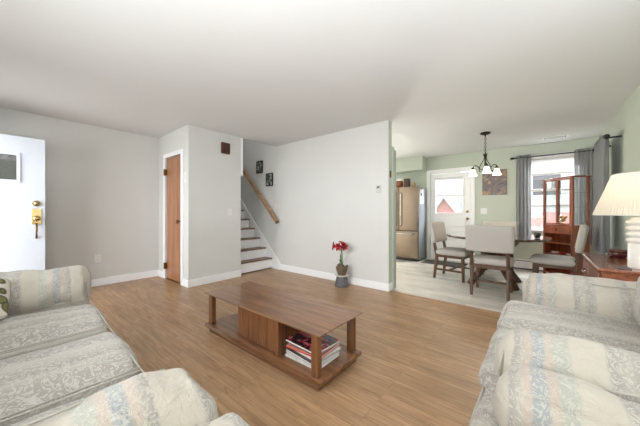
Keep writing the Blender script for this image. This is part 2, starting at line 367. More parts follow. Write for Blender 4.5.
# stairs
st = thing('stair', None, None, (-4.3, 3.13, 0), kind='structure')
bmr = bmn(); bmt = bmn()
for n in range(13):
    x = -4.17 - 0.188 * n; z = 0.213 + 0.192 * n
    if n < 12:
        bm = bmn(); box(bm, x - 0.20, x + 0.025, YC1 + 0.005, YS0 - 0.022, z - 0.026, z, 0.006); obj('tread', bm, 'stair_oak', st, world=True)
    bm = bmn(); box(bm, x - 0.02, x, YC1 + 0.005, YS0 - 0.022, max(0, z - 0.195), z - 0.026); obj('riser', bm, 'trim', st, world=True)
bm = bmn()
prism_y(bm, [(-3.93, 0.0), (-3.93, 0.12), (-6.4, 0.12 + 2.47 * 0.985), (-6.4, 0.0)], YS0 - 0.02, YS0); obj('stringer', bm, 'trim', st, world=True)
# ---------------------------------------------------------------- closet door (brown slab)
d2 = thing('door_2', None, None, (-4.605, YC0 + 0.04, 0), kind='structure')
bm = bmn(); box(bm, -4.905, -4.305, YC0 + 0.02, YC0 + 0.055, 0.012, 2.03, 0.002); obj('leaf', bm, 'slab', d2, world=True)
bm = bmn()
for a, b in ((-4.975, -4.91), (-4.30, -4.235)): box(bm, a, b, YC0 - 0.014, YC0, 0, 2.105, 0.004)
box(bm, -4.91, -4.30, YC0 - 0.014, YC0, 2.04, 2.105, 0.004)
obj('casing', bm, 'trim', d2, world=True)
bm = bmn(); box(bm, -4.91, -4.30, YC0 + 0.001, YC0 + 0.095, 0.0, 0.012); obj('threshold', bm, 'darkbrass', d2, world=True)
for z in (0.22, 1.80):
    bm = bmn(); box(bm, -4.935, -4.885, YC0 - 0.022, YC0 + 0.02, z - 0.05, z + 0.05, 0.003); tube(bm, [(-4.908, YC0 - 0.024, z - 0.055), (-4.908, YC0 - 0.024, z + 0.055)], 0.008); obj('hinge', bm, 'darkbrass', d2, world=True)
bm = bmn(); lathe(bm, [(0.001, 0), (0.028, 0.0), (0.03, 0.006), (0.012, 0.012), (0.011, 0.035), (0.026, 0.045), (0.03, 0.06), (0.022, 0.072), (0.001, 0.075)], n=20)
bmesh.ops.transform(bm, matrix=Matrix.Translation((-4.355, YC0 + 0.02, 0.98)) @ Matrix.Rotation(R(90), 4, 'X'), verts=bm.verts); obj('knob', bm, 'darkbrass', d2, True, world=True)
# ---------------------------------------------------------------- open front door
d1 = thing('door_1', None, None, (-4.80, -0.05, 0), kind='structure')
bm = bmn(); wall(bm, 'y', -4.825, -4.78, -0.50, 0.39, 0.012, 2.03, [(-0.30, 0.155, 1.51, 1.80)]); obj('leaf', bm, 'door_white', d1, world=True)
bm = bmn()
for (a, b, c, d_) in ((-0.33, 0.185, 1.80, 1.83), (-0.33, 0.185, 1.48, 1.51), (-0.33, -0.30, 1.51, 1.80), (0.155, 0.185, 1.51, 1.80)): box(bm, -4.78, -4.768, a, b, c, d_, 0.003)
obj('glazing_frame', bm, 'door_white', d1, world=True)
bm = bmn(); box(bm, -4.805, -4.80, -0.30, 0.155, 1.51, 1.80); obj('pane', bm, glass('door_pane', (0.55, 0.56, 0.56, 1), 0.1), d1, world=True)
bm = bmn(); box(bm, -4.78, -4.772, 0.275, 0.36, 0.98, 1.17, 0.004); obj('escutcheon', bm, 'brass', d1, world=True)
def xlathe(prof, c, m, name, par):
    bm = bmn(); lathe(bm, prof, n=24); bmesh.ops.transform(bm, matrix=Matrix.Translation(c) @ Matrix.Rotation(R(90), 4, 'Y'), verts=bm.verts); return obj(name, bm, m, par, True, world=True)
xlathe([(0.001, 0), (0.034, 0), (0.036, 0.008), (0.02, 0.018), (0.018, 0.026), (0.001, 0.027)], (-4.772, 0.315, 1.235), 'brass', 'deadbolt', d1)
xlathe([(0.001, 0), (0.03, 0), (0.032, 0.01), (0.014, 0.016), (0.013, 0.03), (0.03, 0.04), (0.034, 0.055), (0.02, 0.068), (0.001, 0.07)], (-4.772, 0.315, 1.05), 'brass', 'knob', d1)
bm = bmn(); tube(bm, [(-4.77, 0.315, 0.99), (-4.745, 0.315, 0.965), (-4.735, 0.315, 0.90), (-4.745, 0.315, 0.84), (-4.775, 0.315, 0.81)], 0.01, 10); obj('grip', bm, 'darkbrass', d1, True, world=True)
bm = bmn(); box(bm, -4.81, -4.79, 0.388, 0.396, 0.96, 1.06, 0.002); obj('latch', bm, 'darkbrass', d1, world=True)
bm = bmn()
for a, b in ((-4.86, -4.78), (-3.88, -3.80)): box(bm, a, b, YF, YF + 0.012, 0, 2.13)
box(bm, -4.78, -3.88, YF, YF + 0.012, 2.06, 2.13); struct('trim_2', bm, 'trim')
# front picture window and side window (unseen, behind and beside the camera)
def window(name, ax, c, a0, a1, z0, z1, depth=0.1, fr=0.045, mullions=(), rails=(), side=1):
    t = thing(name, None, None, ((a0 + a1) / 2, c, z0) if ax == 'x' else (c, (a0 + a1) / 2, z0), kind='structure')
    def b(bm, p, q, zl, zh, e0, e1):
        if ax == 'x': box(bm, p, q, c + min(e0, e1), c + max(e0, e1), zl, zh, 0.003)
        else: box(bm, c + min(e0, e1), c + max(e0, e1), p, q, zl, zh, 0.003)
    bm = bmn(); e0, e1 = depth * 0.3, depth * 0.7
    b(bm, a0, a0 + fr, z0, z1, e0, e1); b(bm, a1 - fr, a1, z0, z1, e0, e1); b(bm, a0 + fr, a1 - fr, z0, z0 + fr, e0, e1); b(bm, a0 + fr, a1 - fr, z1 - fr, z1, e0, e1)
    for m in mullions: b(bm, m - 0.02, m + 0.02, z0 + fr, z1 - fr, e0, e1)
    for m in rails: b(bm, a0 + fr, a1 - fr, m - 0.02, m + 0.02, e0, e1)
    obj('window_frame', bm, 'trim', t, world=True)
    bm = bmn(); b(bm, a0 + fr * 0.5, a1 - fr * 0.5, z0 + fr * 0.5, z1 - fr * 0.5, depth * 0.48, depth * 0.52); obj('pane', bm, 'glass', t, world=True)
    bm = bmn(); k = -0.015 * side; cw = 0.06
    b(bm, a0 - cw, a0, z0 - cw, z1 + cw, k, 0); b(bm, a1, a1 + cw, z0 - cw, z1 + cw, k, 0); b(bm, a0, a1, z1, z1 + cw, k, 0)
    b(bm, a0 - cw - 0.02, a1 + cw + 0.02, z0 - 0.03, z0, k * 3, 0)
    obj('casing', bm, 'trim', t, world=True); return t
window('window_1', 'x', YF, -2.95, -0.55, 0.95, 2.15, -0.1, mullions=(-2.35, -1.15), side=-1)
window('window_2', 'y', XR, 0.75, 2.45, 0.95, 2.1, 0.1, mullions=(1.6,))
w3 = window('window_3', 'x', YB, -0.2, 0.56, 0.79, 2.17, 0.12, fr=0.04, rails=(1.25, 1.55, 1.86))
window('window_4', 'x', YB, -4.75, -3.65, 1.1, 2.1, 0.12, mullions=(-4.2,))
# raised blind
bm = bmn()
for i in range(9): box(bm, -0.17, 0.53, YB + 0.005, YB + 0.035, 2.04 + i * 0.0125, 2.046 + i * 0.0125)
box(bm, -0.18, 0.54, YB + 0.0, YB + 0.04, 2.15, 2.169)
tag(obj('window_blind', bm, 'plastic'), 'white slatted blind drawn up at the top of the dining room window', 'blind')
# ---------------------------------------------------------------- kitchen back door
d3 = thing('door_3', None, None, (-1.61, YB + 0.05, 0), kind='structure')
bm = bmn(); wall(bm, 'x', YB + 0.03, YB + 0.07, -2.03, -1.19, 0.012, 2.03, [(-1.92, -1.34, 1.11, 1.89)]); obj('leaf', bm, 'trim', d3, world=True)
for z0 in (0.22, 0.52, 0.80):
    bm = bmn(); box(bm, -1.93, -1.29, YB + 0.012, YB + 0.03, z0, z0 + 0.20, 0.012); obj('raised_panel', bm, 'trim', d3, world=True)
bm = bmn()
for (a, b, c, d_) in ((-1.95, -1.92, 1.08, 1.92), (-1.34, -1.31, 1.08, 1.92), (-1.92, -1.34, 1.08, 1.11), (-1.92, -1.34, 1.89, 1.92), (-1.92, -1.34, 1.495, 1.53)): box(bm, a, b, YB + 0.018, YB + 0.04, c, d_, 0.003)
obj('glazing_frame', bm, 'trim', d3, world=True)
bm = bmn(); box(bm, -1.92, -1.34, YB + 0.045, YB + 0.05, 1.11, 1.89); obj('pane', bm, 'glass', d3, world=True)
bm = bmn()
for i in range(5): box(bm, -1.93, -1.33, YB + 0.0, YB + 0.017, 1.885 + i * 0.011, 1.890 + i * 0.011)
obj('blind', bm, 'steelhandle', d3, world=True)
for z, r_ in ((0.98, 0.028), (1.14, 0.024)):
    bm = bmn(); lathe(bm, [(0.001, 0), (r_, 0), (r_ * 1.05, 0.008), (r_ * 0.5, 0.014), (r_ * 0.5, 0.03), (r_, 0.04), (r_ * 0.9, 0.06), (0.001, 0.065)], n=18)
    bmesh.ops.transform(bm, matrix=Matrix.Translation((-1.245, YB + 0.03, z)) @ Matrix.Rotation(R(90), 4, 'X'), verts=bm.verts); obj('knob', bm, 'brass', d3, True, world=True)
bm = bmn()
for a, b in ((-2.12, -2.04), (-1.18, -1.10)): box(bm, a, b, YB - 0.018, YB, 0, 2.13, 0.004)
box(bm, -2.04, -1.18, YB - 0.018, YB, 2.05, 2.13, 0.004); obj('casing', bm, 'trim', d3, world=True)
bm = bmn(); box(bm, -2.04, -1.18, YB - 0.005, YB + 0.1, 0, 0.012); obj('threshold', bm, 'steelhandle', d3, world=True)
# open grey door folded behind the stair wall
d4 = thing('door_4', None, None, (-2.05, YS1 + 0.04, 0), kind='structure')
bm = bmn(); box(bm, -2.42, -1.648, YS1 + 0.075, YS1 + 0.12, 0.012, 2.04, 0.002); obj('leaf', bm, plain('door_grey', (150, 160, 164), 0.5, var=0.01), d4, world=True)
bm = bmn(); box(bm, -1.76, -1.65, YS1 + 0.0005, YS1 + 0.07, 0, 2.08, 0.003); obj('jamb', bm, 'green', d4, world=True)
bm = bmn(); box(bm, XS, XS + 0.006, YS0 + 0.035, YS0 + 0.075, 1.63, 1.72, 0.002); tube(bm, [(XS + 0.008, YS0 + 0.055, 1.625), (XS + 0.008, YS0 + 0.055, 1.725)], 0.008); obj('strike_plate', bm, 'darkbrass', d4, world=True)

# ================================================================== SOFAS
def piping(par, pts, r=0.006, m='piping'):
    bm = bmn(); tube(bm, pts, r, 6); obj('piping', bm, m, par, True)
def make_sofa(name, label, loc, rot, W, cushions, arms, backc, seat='seatfab', arm='armfab'):
    t = thing(name, label, 'sofa', loc, rot)
    bm = bmn(); softbox(bm, -W, W, -0.475, 0.39, 0.0, 0.42, 0.05, 0.05, 0.0, 0.012, 3, W); b = obj('base', bm, seat, t, True)
    n = 24
    piping(b, [(-W + 0.03 + (2 * W - 0.06) * i / n, -0.468 + 0.006 * noise.noise(Vector((i * 0.7, W, 0))), 0.395 + 0.006 * noise.noise(Vector((i * 0.5, 3, W)))) for i in range(n + 1)])
    for (a, c) in cushions:
        bm = bmn(); softbox(bm, a + 0.005, c - 0.005, -0.485, 0.24, 0.37, 0.478, 0.05, 0.022, 0.020, 0.012, 5, a * 3); q = obj('seat_cushion', bm, seat, t, True)
        pts = [(a + 0.012, 0.2 - 0.66 * i / 14, 0.47) for i in range(15)] + [(a + 0.03 + (c - a - 0.06) * i / 10, -0.462, 0.462 + 0.012 * math.sin(math.pi * i / 10)) for i in range(11)] + [(c - 0.012, -0.46 + 0.66 * i / 14, 0.47) for i in range(15)]
        piping(q, pts, 0.0035)
    for rolls in arms:
        a_ = min(r_[0] - r_[1] for r_ in rolls) + 0.03; c_ = max(r_[0] + r_[1] for r_ in rolls) - 0.03; yb = max(r_[4] for r_ in rolls) + 0.05
        bm = bmn(); softbox(bm, a_, c_, yb, 0.38, 0.30, 0.55, 0.05, 0.04, 0.0, 0.012, 3, a_); body = obj('arm', bm, seat, t, True)
        for (cx, hw, z0, z1, yf) in rolls:
            bm = bmn(); softbox(bm, cx - hw, cx + hw, yf, 0.38, z0, z1, (hw * 0.9, 0.06, (z1 - z0) * 0.48), 0.02, 0.012, 0.028, 5.5, cx * 5 + hw)
            for v_ in bm.verts:                       # cloth droops towards the outer and front edge
                u = (v_.co.x - cx) / hw; v_.co.z -= 0.03 * u * u * (0.6 + 0.4 * noise.noise(Vector((v_.co.y * 5, cx, 0))))
                if v_.co.y < yf + 0.1: v_.co.z -= 0.02 * (1 - (v_.co.y - yf) / 0.1) * (1 if v_.co.z < (z0 + z1) / 2 else 0.3)
            o_ = obj('arm_roll', bm, arm, body, True)
            zc = (z0 + z1) / 2; hh = (z1 - z0) / 2; s = -1 if cx > 0 else 1
            pts = [(cx + s * hw * 0.5 + 0.006 * math.sin(i * 1.3), yf + 0.09 + (0.28 - yf) * i / 24, zc + hh * 0.885 + 0.003 * math.sin(i * 0.9)) for i in range(25)]
            piping(o_, pts, 0.004, 'piping')
            n_ = 28; pts = []
            for i in range(n_ + 1):
                q = 2 * math.pi * i / n_; x_ = 0.78 * math.cos(q); pts.append((cx + x_ * hw, yf + 0.018 + 0.012 * abs(math.sin(q)), zc - 0.012 + hh * 0.70 * math.sin(q) - 0.022 * x_ * x_))
            piping(o_, pts, 0.004, 'piping')
    bm = bmn(); softbox(bm, -W + 0.02, W - 0.02, 0.26, 0.40, 0.35, 0.80, 0.075, 0.04, 0.0, 0.015, 3, 1.2); obj('backrest', bm, seat, t, True)
    for (a, c) in backc:
        bm = bmn(); softbox(bm, a + 0.01, c - 0.01, 0.14, 0.29, 0.47, 0.80, 0.07, 0.03, 0.03, 0.012, 4, a * 2); obj('back_cushion', bm, seat, t, True)
    return t
LX = -1.84
def L(x): return -(x - LX)
make_sofa('sofa', 'long cream and grey damask sofa under the front window, nearest left', (LX, -0.05, 0), R(177.5), 1.36,
          [(L(-1.32), L(-0.95)), (L(-1.95), L(-1.32)), (L(-2.64), L(-1.95))],
          [[(L(-0.885), 0.165, 0.41, 0.625, -0.53), (L(-0.62), 0.13, 0.38, 0.585, -0.55)],
           [(L(-2.83), 0.19, 0.40, 0.70, -0.48), (L(-3.06), 0.10, 0.40, 0.66, -0.50)]],
          [(L(-1.87), L(-1.14)), (L(-2.6), L(-1.87))])
def Rr(y): return (1.84 - y)
# local x -> world: rot -90 gives local +x -> world -y
make_sofa('loveseat', 'cream and grey damask loveseat by the right wall before the wooden chest', (0.285, 1.84, 0), R(-90), 0.88,
          [(Rr(2.44), Rr(1.85)), (Rr(1.85), Rr(1.28))],
          [[(Rr(1.325), 0.13, 0.45, 0.645, -0.425), (Rr(1.06), 0.125, 0.46, 0.63, -0.385)],
           [(Rr(2.56), 0.165, 0.38, 0.675, -0.385)]],
          [(Rr(2.4), Rr(1.95)), (Rr(1.95), Rr(1.5))])
# throw pillow
tp = thing('throw_pillow', 'embroidered throw pillow with green and black leaves against the sofa back', 'pillow', (-2.43, -0.15, 0.505), R(88))
t_ = NT('pillow_embroidery'); v = t_.coord((1, 1, 1)); vo = t_.new('ShaderNodeTexVoronoi'); vo.inputs['Scale'].default_value = 11; t_.l(v, vo.inputs['Vector'])
t_.base(t_.ramp(vo.outputs['Distance'], [(0.0, s2l((84, 86, 50))), (0.36, s2l((110, 108, 66))), (0.44, s2l((30, 28, 26))), (0.52, s2l((196, 190, 176)))])); t_.b.inputs['Roughness'].default_value = 0.9
bm = bmn(); softbox(bm, -0.2, 0.2, -0.05, 0.05, 0.0, 0.36, 0.048, 0.02, 0.0, 0.006, 6)
for v_ in bm.verts:
    u = v_.co.x / 0.2; k = (v_.co.z - 0.18) / 0.18; v_.co.y *= 0.35 + 1.1 * max(0, (1 - u * u)) ** 0.5 * max(0, (1 - k * k)) ** 0.5
bmesh.ops.transform(bm, matrix=Matrix.Rotation(R(-58), 4, 'X'), verts=bm.verts); obj('cover', bm, t_.m, tp, True)

# ================================================================== COFFEE TABLE
ct = thing('coffee_table', 'low walnut coffee table with open shelf in the middle of the floor', 'table', (-1.755, 1.52, 0))
bm = bmn(); box(bm, -2.42, -1.075, 1.285, 1.74, 0.0, 0.045, 0.004); obj('plinth', bm, 'walnut', ct, world=True)
bm = bmn(); box(bm, -2.455, -1.045, 1.255, 1.77, 0.045, 0.075, 0.008, 2); obj('shelf', bm, 'walnut', ct, world=True)
bm = bmn()
a = [(-2.455, 1.25), (-1.035, 1.25), (-1.035, 1.775), (-2.455, 1.775)]
def tier(bm, off, z): return [bm.verts.new((x + (off if x < -2 else -off), y + (off if y < 1.5 else -off), z)) for x, y in a]
r0 = tier(bm, 0.035, 0.345); r1 = tier(bm, 0.002, 0.362); r2 = tier(bm, 0.0, 0.367); r3 = tier(bm, 0.003, 0.370)
bm.faces.new(r0[::-1]); bm.faces.new(r3)
for A_, B_ in ((r0, r1), (r1, r2), (r2, r3)):
    for i in range(4): bm.faces.new((A_[i], A_[(i + 1) % 4], B_[(i + 1) % 4], B_[i]))
obj('tabletop', bm, 'walnut', ct, world=True)
for x in (-2.43, -1.135):
    for y in (1.285, 1.695):
        bm = bmn(); box(bm, x, x + 0.055, y, y + 0.045, 0.075, 0.346, 0.004); obj('leg', bm, 'walnut_z', ct, world=True)
bm = bmn(); box(bm, -2.02, -1.47, 1.335, 1.72, 0.075, 0.346); cab = obj('cabinet', bm, 'walnut_z', ct, world=True)
bm = bmn()
for i in range(22): box(bm, -2.0 + i * 0.0218, -2.0 + i * 0.0218 + 0.0205, 1.318, 1.335, 0.085, 0.34, 0.003, 1)
obj('sliding_door', bm, 'walnut_z', cab, world=True)
bm = bmn(); box(bm, -1.505, -1.465, 1.30, 1.335, 0.08, 0.346, 0.003); obj('divider_post', bm, 'walnut_z', cab, world=True)
# magazines
mags = [((216, 214, 208), 'thick white magazine at the bottom of the coffee table stack', .016), ((188, 186, 182), 'grey-spined magazine second from the bottom of the coffee table stack', .012),
        ((236, 234, 230), 'bright white magazine below the red one in the coffee table stack', .014), ((60, 58, 62), 'charcoal magazine between two white ones in the coffee table stack', .010),
        ((232, 228, 222), 'ivory magazine just under the lower red cover in the stack', .012), ((186, 62, 50), 'red magazine in the middle of the coffee table stack', .012),
        ((205, 128, 112), 'pink-orange magazine below the black covered ones in the stack', .010), ((36, 34, 38), 'black magazine second from the top of the coffee table stack', .014)]
z = 0.0765
for i, (c, lab, th) in enumerate(mags):
    t = thing('magazine', lab, 'magazine', (-1.285 + random.uniform(-.012, .012), 1.485 + random.uniform(-.012, .012), z), R(random.uniform(-7, 5)), 'magazines stacked in the coffee table')
    bm = bmn(); box(bm, -0.15, 0.15, -0.125, 0.125, 0.0012, th - 0.0012); obj('pages', bm, 'plastic', t)
    bm = bmn(); box(bm, -0.153, 0.153, -0.128, 0.128, 0, 0.0012); box(bm, -0.153, 0.153, -0.128, 0.128, th - 0.0012, th); box(bm, -0.153, 0.153, -0.128, -0.1255, 0.0012, th - 0.0012); obj('cover', bm, plain('magazine_cover', c, 0.3, var=0.15, scale=15), t); z += th + 0.0003
t_ = NT('photo_cover'); v = t_.coord((1, 1, 1)); nz = t_.noise(v, 14, 3, 0.6, 1.0)
t_.base(t_.ramp(nz, [(0.3, s2l((28, 26, 30))), (0.5, s2l((50, 40, 46))), (0.56, s2l((196, 52, 74))), (0.62, s2l((120, 112, 108))), (0.8, s2l((170, 168, 166)))])); t_.b.inputs['Roughness'].default_value = 0.2
t = thing('magazine', 'glossy black magazine with red flowers on top of the coffee table stack', 'magazine', (-1.29, 1.48, z), R(-3), 'magazines stacked in the coffee table')
bm = bmn(); box(bm, -0.152, 0.152, -0.127, 0.127, 0.001, 0.014); obj('pages', bm, 'plastic', t)
bm = bmn(); box(bm, -0.155, 0.155, -0.13, 0.13, 0.014, 0.0155); box(bm, -0.155, 0.155, -0.13, 0.13, 0, 0.001); obj('cover', bm, t_.m, t)

# ================================================================== DINING SET
def make_chair(label):
    t = thing('dining_chair', label, 'chair', (0, 0, 0), 0, 'upholstered chairs around the dining table')
    bm = bmn(); softbox(bm, -0.25, 0.25, -0.27, 0.20, 0.415, 0.495, 0.035, 0.03, 0.015); obj('seat', bm, 'linen', t, True)
    bm = bmn(); softbox(bm, -0.275, 0.275, -0.035, 0.035, -0.18, 0.18, 0.03, 0.03, 0.0)
    for v_ in bm.verts: v_.co.y += 0.10 * (v_.co.x / 0.275) ** 2 * -0.25
    bmesh.ops.transform(bm, matrix=Matrix.Translation((0, 0.272, 0.775)) @ Matrix.Rotation(R(-10), 4, 'X'), verts=bm.verts); obj('backrest', bm, 'linen', t, True)
    for s in (-1, 1):
        bm = bmn(); bar(bm, (s * 0.205, -0.215, 0.42), (s * 0.205, -0.225, 0.0), 0.045, 0.045, 0.034, 0.034); obj('leg', bm, 'chairwood', t)
        bm = bmn(); bar(bm, (s * 0.205, 0.19, 0.40), (s * 0.205, 0.235, 0.0), 0.04, 0.05, 0.034, 0.036); bar(bm, (s * 0.205, 0.188, 0.38), (s * 0.205, 0.262, 0.72), 0.04, 0.05, 0.036, 0.026); obj('leg', bm, 'chairwood', t)
        bm = bmn(); bar(bm, (s * 0.205, -0.21, 0.16), (s * 0.205, 0.21, 0.16), 0.02, 0.032); obj('stretcher', bm, 'chairwood', t)
    bm = bmn(); bar(bm, (-0.2, 0.0, 0.16), (0.2, 0.0, 0.16), 0.02, 0.032); obj('stretcher', bm, 'chairwood', t)
    bm = bmn()
    for p, q in (((-0.2, -0.22, 0.395), (0.2, -0.22, 0.395)), ((-0.2, 0.185, 0.395), (0.2, 0.185, 0.395)), ((-0.205, -0.2, 0.395), (-0.205, 0.18, 0.395)), ((0.205, -0.2, 0.395), (0.205, 0.18, 0.395))): bar(bm, p, q, 0.024, 0.055)
    obj('seat_frame', bm, 'chairwood', t); return t
c0 = make_chair('dining chair with its upholstered back to the camera, nearest the living room'); place(c0, (-0.52, 4.37, 0), R(180))
dup(c0, (-1.15, 4.98, 0), R(84), 'dining chair seen side-on left of the round table, nearest the fridge')
dup(c0, (-0.60, 5.84, 0), R(0), 'dining chair on the far side of the round table below the painting')
dup(c0, (0.17, 5.0, 0), R(-94), 'dining chair at the right of the round table before the glass cabinet')
dt = thing('dining_table', 'round dark wood dining table with crossed splayed legs', 'table', (-0.56, 5.05, 0))
bm = bmn(); lathe(bm, [(0.001, 0.715), (0.64, 0.715), (0.685, 0.725), (0.695, 0.745), (0.69, 0.758), (0.001, 0.761)], n=64); obj('tabletop', bm, 'tablewood', dt, 'auto')
for k in range(4):
    a_ = R(45 + 90 * k); dx, dy = math.cos(a_), math.sin(a_)
    bm = bmn(); bar(bm, (dx * 0.40, dy * 0.40, 0.714), (dx * 0.06, dy * 0.06, 0.40), 0.11, 0.07); bar(bm, (dx * 0.05, dy * 0.05, 0.43), (dx * 0.42, dy * 0.42, 0.0), 0.11, 0.07, 0.09, 0.06); obj('leg', bm, 'chairwood', dt)
bm = bmn(); lathe(bm, [(0.001, 0.762), (0.03, 0.762), (0.036, 0.80), (0.038, 0.835), (0.034, 0.836), (0.03, 0.80), (0.001, 0.77)], (-0.03, 4.86), 20); tag(obj('cup', bm, 'black', None, True), 'small black cup at the right edge of the dining table', 'cup')

# chandelier
ch = thing('chandelier', 'bronze chandelier with frosted bell shades hanging over the dining table', 'light', (-0.70, 5.15, 2.0))
CX, CY = -0.70, 5.15
bm = bmn(); lathe(bm, [(0.001, 2.44), (0.075, 2.44), (0.078, 2.425), (0.05, 2.41), (0.012, 2.405), (0.01, 2.38), (0.001, 2.38)], (CX, CY), 28); obj('canopy', bm, 'bronze', ch, 'auto', world=True)
bm = bmn()
z = 2.39; k = 0
while z > 2.10:
    tube(bm, [(CX + (0.012 * math.cos(a2) if k % 2 else 0), CY + (0 if k % 2 else 0.012 * math.cos(a2)), z - 0.018 + 0.022 * math.sin(a2)) for a2 in [2 * math.pi * i / 10 for i in range(11)]], 0.0035, 5, False); z -= 0.034; k += 1
obj('chain', bm, 'bronze', ch, True, world=True)
bm = bmn(); lathe(bm, [(0.001, 2.10), (0.012, 2.10), (0.03, 2.06), (0.014, 2.03), (0.012, 1.86), (0.03, 1.83), (0.02, 1.79), (0.006, 1.76), (0.001, 1.755)], (CX, CY), 16); obj('stem', bm, 'bronze', ch, True, world=True)
for k in range(3):
    a_ = R(-77 + 120 * k); dx, dy = math.cos(a_), math.sin(a_)
    def P3(r, z_): return (CX + dx * r, CY + dy * r, z_)
    arm_pts = [P3(0.012, 1.85), P3(0.04, 1.83), P3(0.08, 1.85), P3(0.115, 1.895), P3(0.15, 1.92), P3(0.185, 1.915), P3(0.2, 1.885)]
    bm = bmn(); tube(bm, arm_pts, 0.007, 8); ar = obj('arm', bm, 'bronze', ch, True, world=True)
    bm = bmn(); tube(bm, [P3(0.035, 2.10), P3(0.014, 2.05), P3(0.03, 1.99), P3(0.075, 1.92), P3(0.10, 1.86), P3(0.09, 1.81), P3(0.06, 1.80)], 0.006, 8); obj('scroll', bm, 'bronze', ar, True, world=True)
    bm = bmn(); lathe(bm, [(0.001, 1.89), (0.02, 1.89), (0.026, 1.86), (0.024, 1.852), (0.001, 1.852)], (CX + dx * 0.2, CY + dy * 0.2), 16); obj('socket', bm, 'bronze', ar, True, world=True)
    bm = bmn(); lathe(bm, [(r_, z_ + 0.055) for r_, z_ in [(0.024, 1.80), (0.036, 1.785), (0.044, 1.75), (0.055, 1.72), (0.066, 1.695), (0.063, 1.695), (0.052, 1.722), (0.041, 1.75), (0.033, 1.78), (0.02, 1.797)]], (CX + dx * 0.2, CY + dy * 0.2), 28); obj('shade', bm, 'frost', ar, True, world=True)
    l = bpy.data.lights.new('bulb_light', 'POINT'); l.energy = 7; l.color = (1, 0.85, 0.65); l.shadow_soft_size = 0.03
    lo = bpy.data.objects.new('bulb_light', l); COL.objects.link(lo); lo.parent = ch; lo.location = (dx * 0.2, dy * 0.2, -0.285)

# painting
t_ = NT('painting_canvas'); v = t_.coord((1, 1, 1)); nz = t_.noise(v, 6, 5, 0.6, 1.8)
t_.base(t_.ramp(nz, [(0.3, s2l((66, 64, 78))), (0.44, s2l((98, 92, 98))), (0.54, s2l((120, 104, 96))), (0.6, s2l((182, 150, 104))), (0.64, s2l((104, 90, 86))), (0.8, s2l((60, 64, 80)))])); t_.b.inputs['Roughness'].default_value = 0.5
pt = thing('painting', 'square abstract painting in gold and grey violet on the green wall', 'picture', (-0.74, YB - 0.02, 1.49))
bm = bmn(); box(bm, -0.955, -0.522, YB - 0.032, YB - 0.002, 1.49, 2.01, 0.003); obj('canvas', bm, t_.m, pt, world=True)
# switches and outlets
def plate(name, label, cat, ax, c, s, a, z, w_, h_, toggles=1, kind='rocker'):
    loc = (a, c, z) if ax == 'x' else (c, a, z); t = thing(name, label, cat, loc)
    def b(bm, p, q, zl, zh, e0, e1):
        e0, e1 = sorted((c + s * e0, c + s * e1))
        if ax == 'x': box(bm, p, q, e0, e1, zl, zh, 0.0015, 1)
        else: box(bm, e0, e1, p, q, zl, zh, 0.0015, 1)
    bm = bmn(); b(bm, a - w_ / 2, a + w_ / 2, z - h_ / 2, z + h_ / 2, 0.0005, 0.007); obj('cover_plate', bm, 'plastic', t, world=True)
    for i in range(toggles):
        o_ = (i - (toggles - 1) / 2)
        bm = bmn()
        if cat == 'outlet': b(bm, a - 0.017, a + 0.017, z + o_ * 0.045 - 0.014, z + o_ * 0.045 + 0.014, 0.007, 0.010); nm = 'socket'
        else: b(bm, a + o_ * 0.046 - 0.008, a + o_ * 0.046 + 0.008, z - 0.018, z + 0.018, 0.007, 0.014); nm = 'toggle'
        obj(nm, bm, 'ceramic', t, world=True)
plate('light_switch', 'double white light switch on the green wall below the painting', 'switch', 'x', YB, -1, -0.93, 1.15, 0.12, 0.12, 2)
plate('light_switch', 'single light switch on the closet wall below the brown chime', 'switch', 'y', XC, 1, 2.52, 1.13, 0.07, 0.115, 1)
plate('wall_outlet', 'white outlet low on the left wall beyond the sofa arm', 'outlet', 'y', XL, 1, 0.99, 0.42, 0.075, 0.12, 2)
plate('wall_outlet', 'white outlet on the stair wall above the steps', 'outlet', 'x', YS0, -1, -4.06, 1.24, 0.07, 0.11, 2)
plate('light_switch', 'white light switch to the right of the brown closet door', 'switch', 'x', YC0, -1, -4.15, 1.66, 0.07, 0.16, 1)
th = thing('thermostat', 'small white thermostat high on the wall near the dining room', 'thermostat', (-1.80, YS0 - 0.01, 1.46))
bm = bmn(); box(bm, -1.85, -1.78, YS0 - 0.02, YS0 - 0.0005, 1.41, 1.52, 0.004); obj('case', bm, plain('thermostat_case', (196, 196, 192), 0.4), th, world=True)
bm = bmn(); box(bm, -1.835, -1.795, YS0 - 0.023, YS0 - 0.02, 1.475, 1.505); obj('display', bm, 'stone', th, world=True)
cm = thing('door_chime', 'small dark brown door chime box high on the closet wall', 'chime', (XC + 0.03, 2.43, 2.1))
bm = bmn(); box(bm, XC + 0.0005, XC + 0.045, 2.355, 2.50, 2.10, 2.28, 0.005); obj('case', bm, 'brownbox', cm, world=True)
bm = bmn()
for i in range(6): box(bm, XC + 0.045, XC + 0.05, 2.37, 2.485, 2.12 + i * 0.026, 2.132 + i * 0.026)
obj('grille', bm, 'brownbox', cm, world=True)
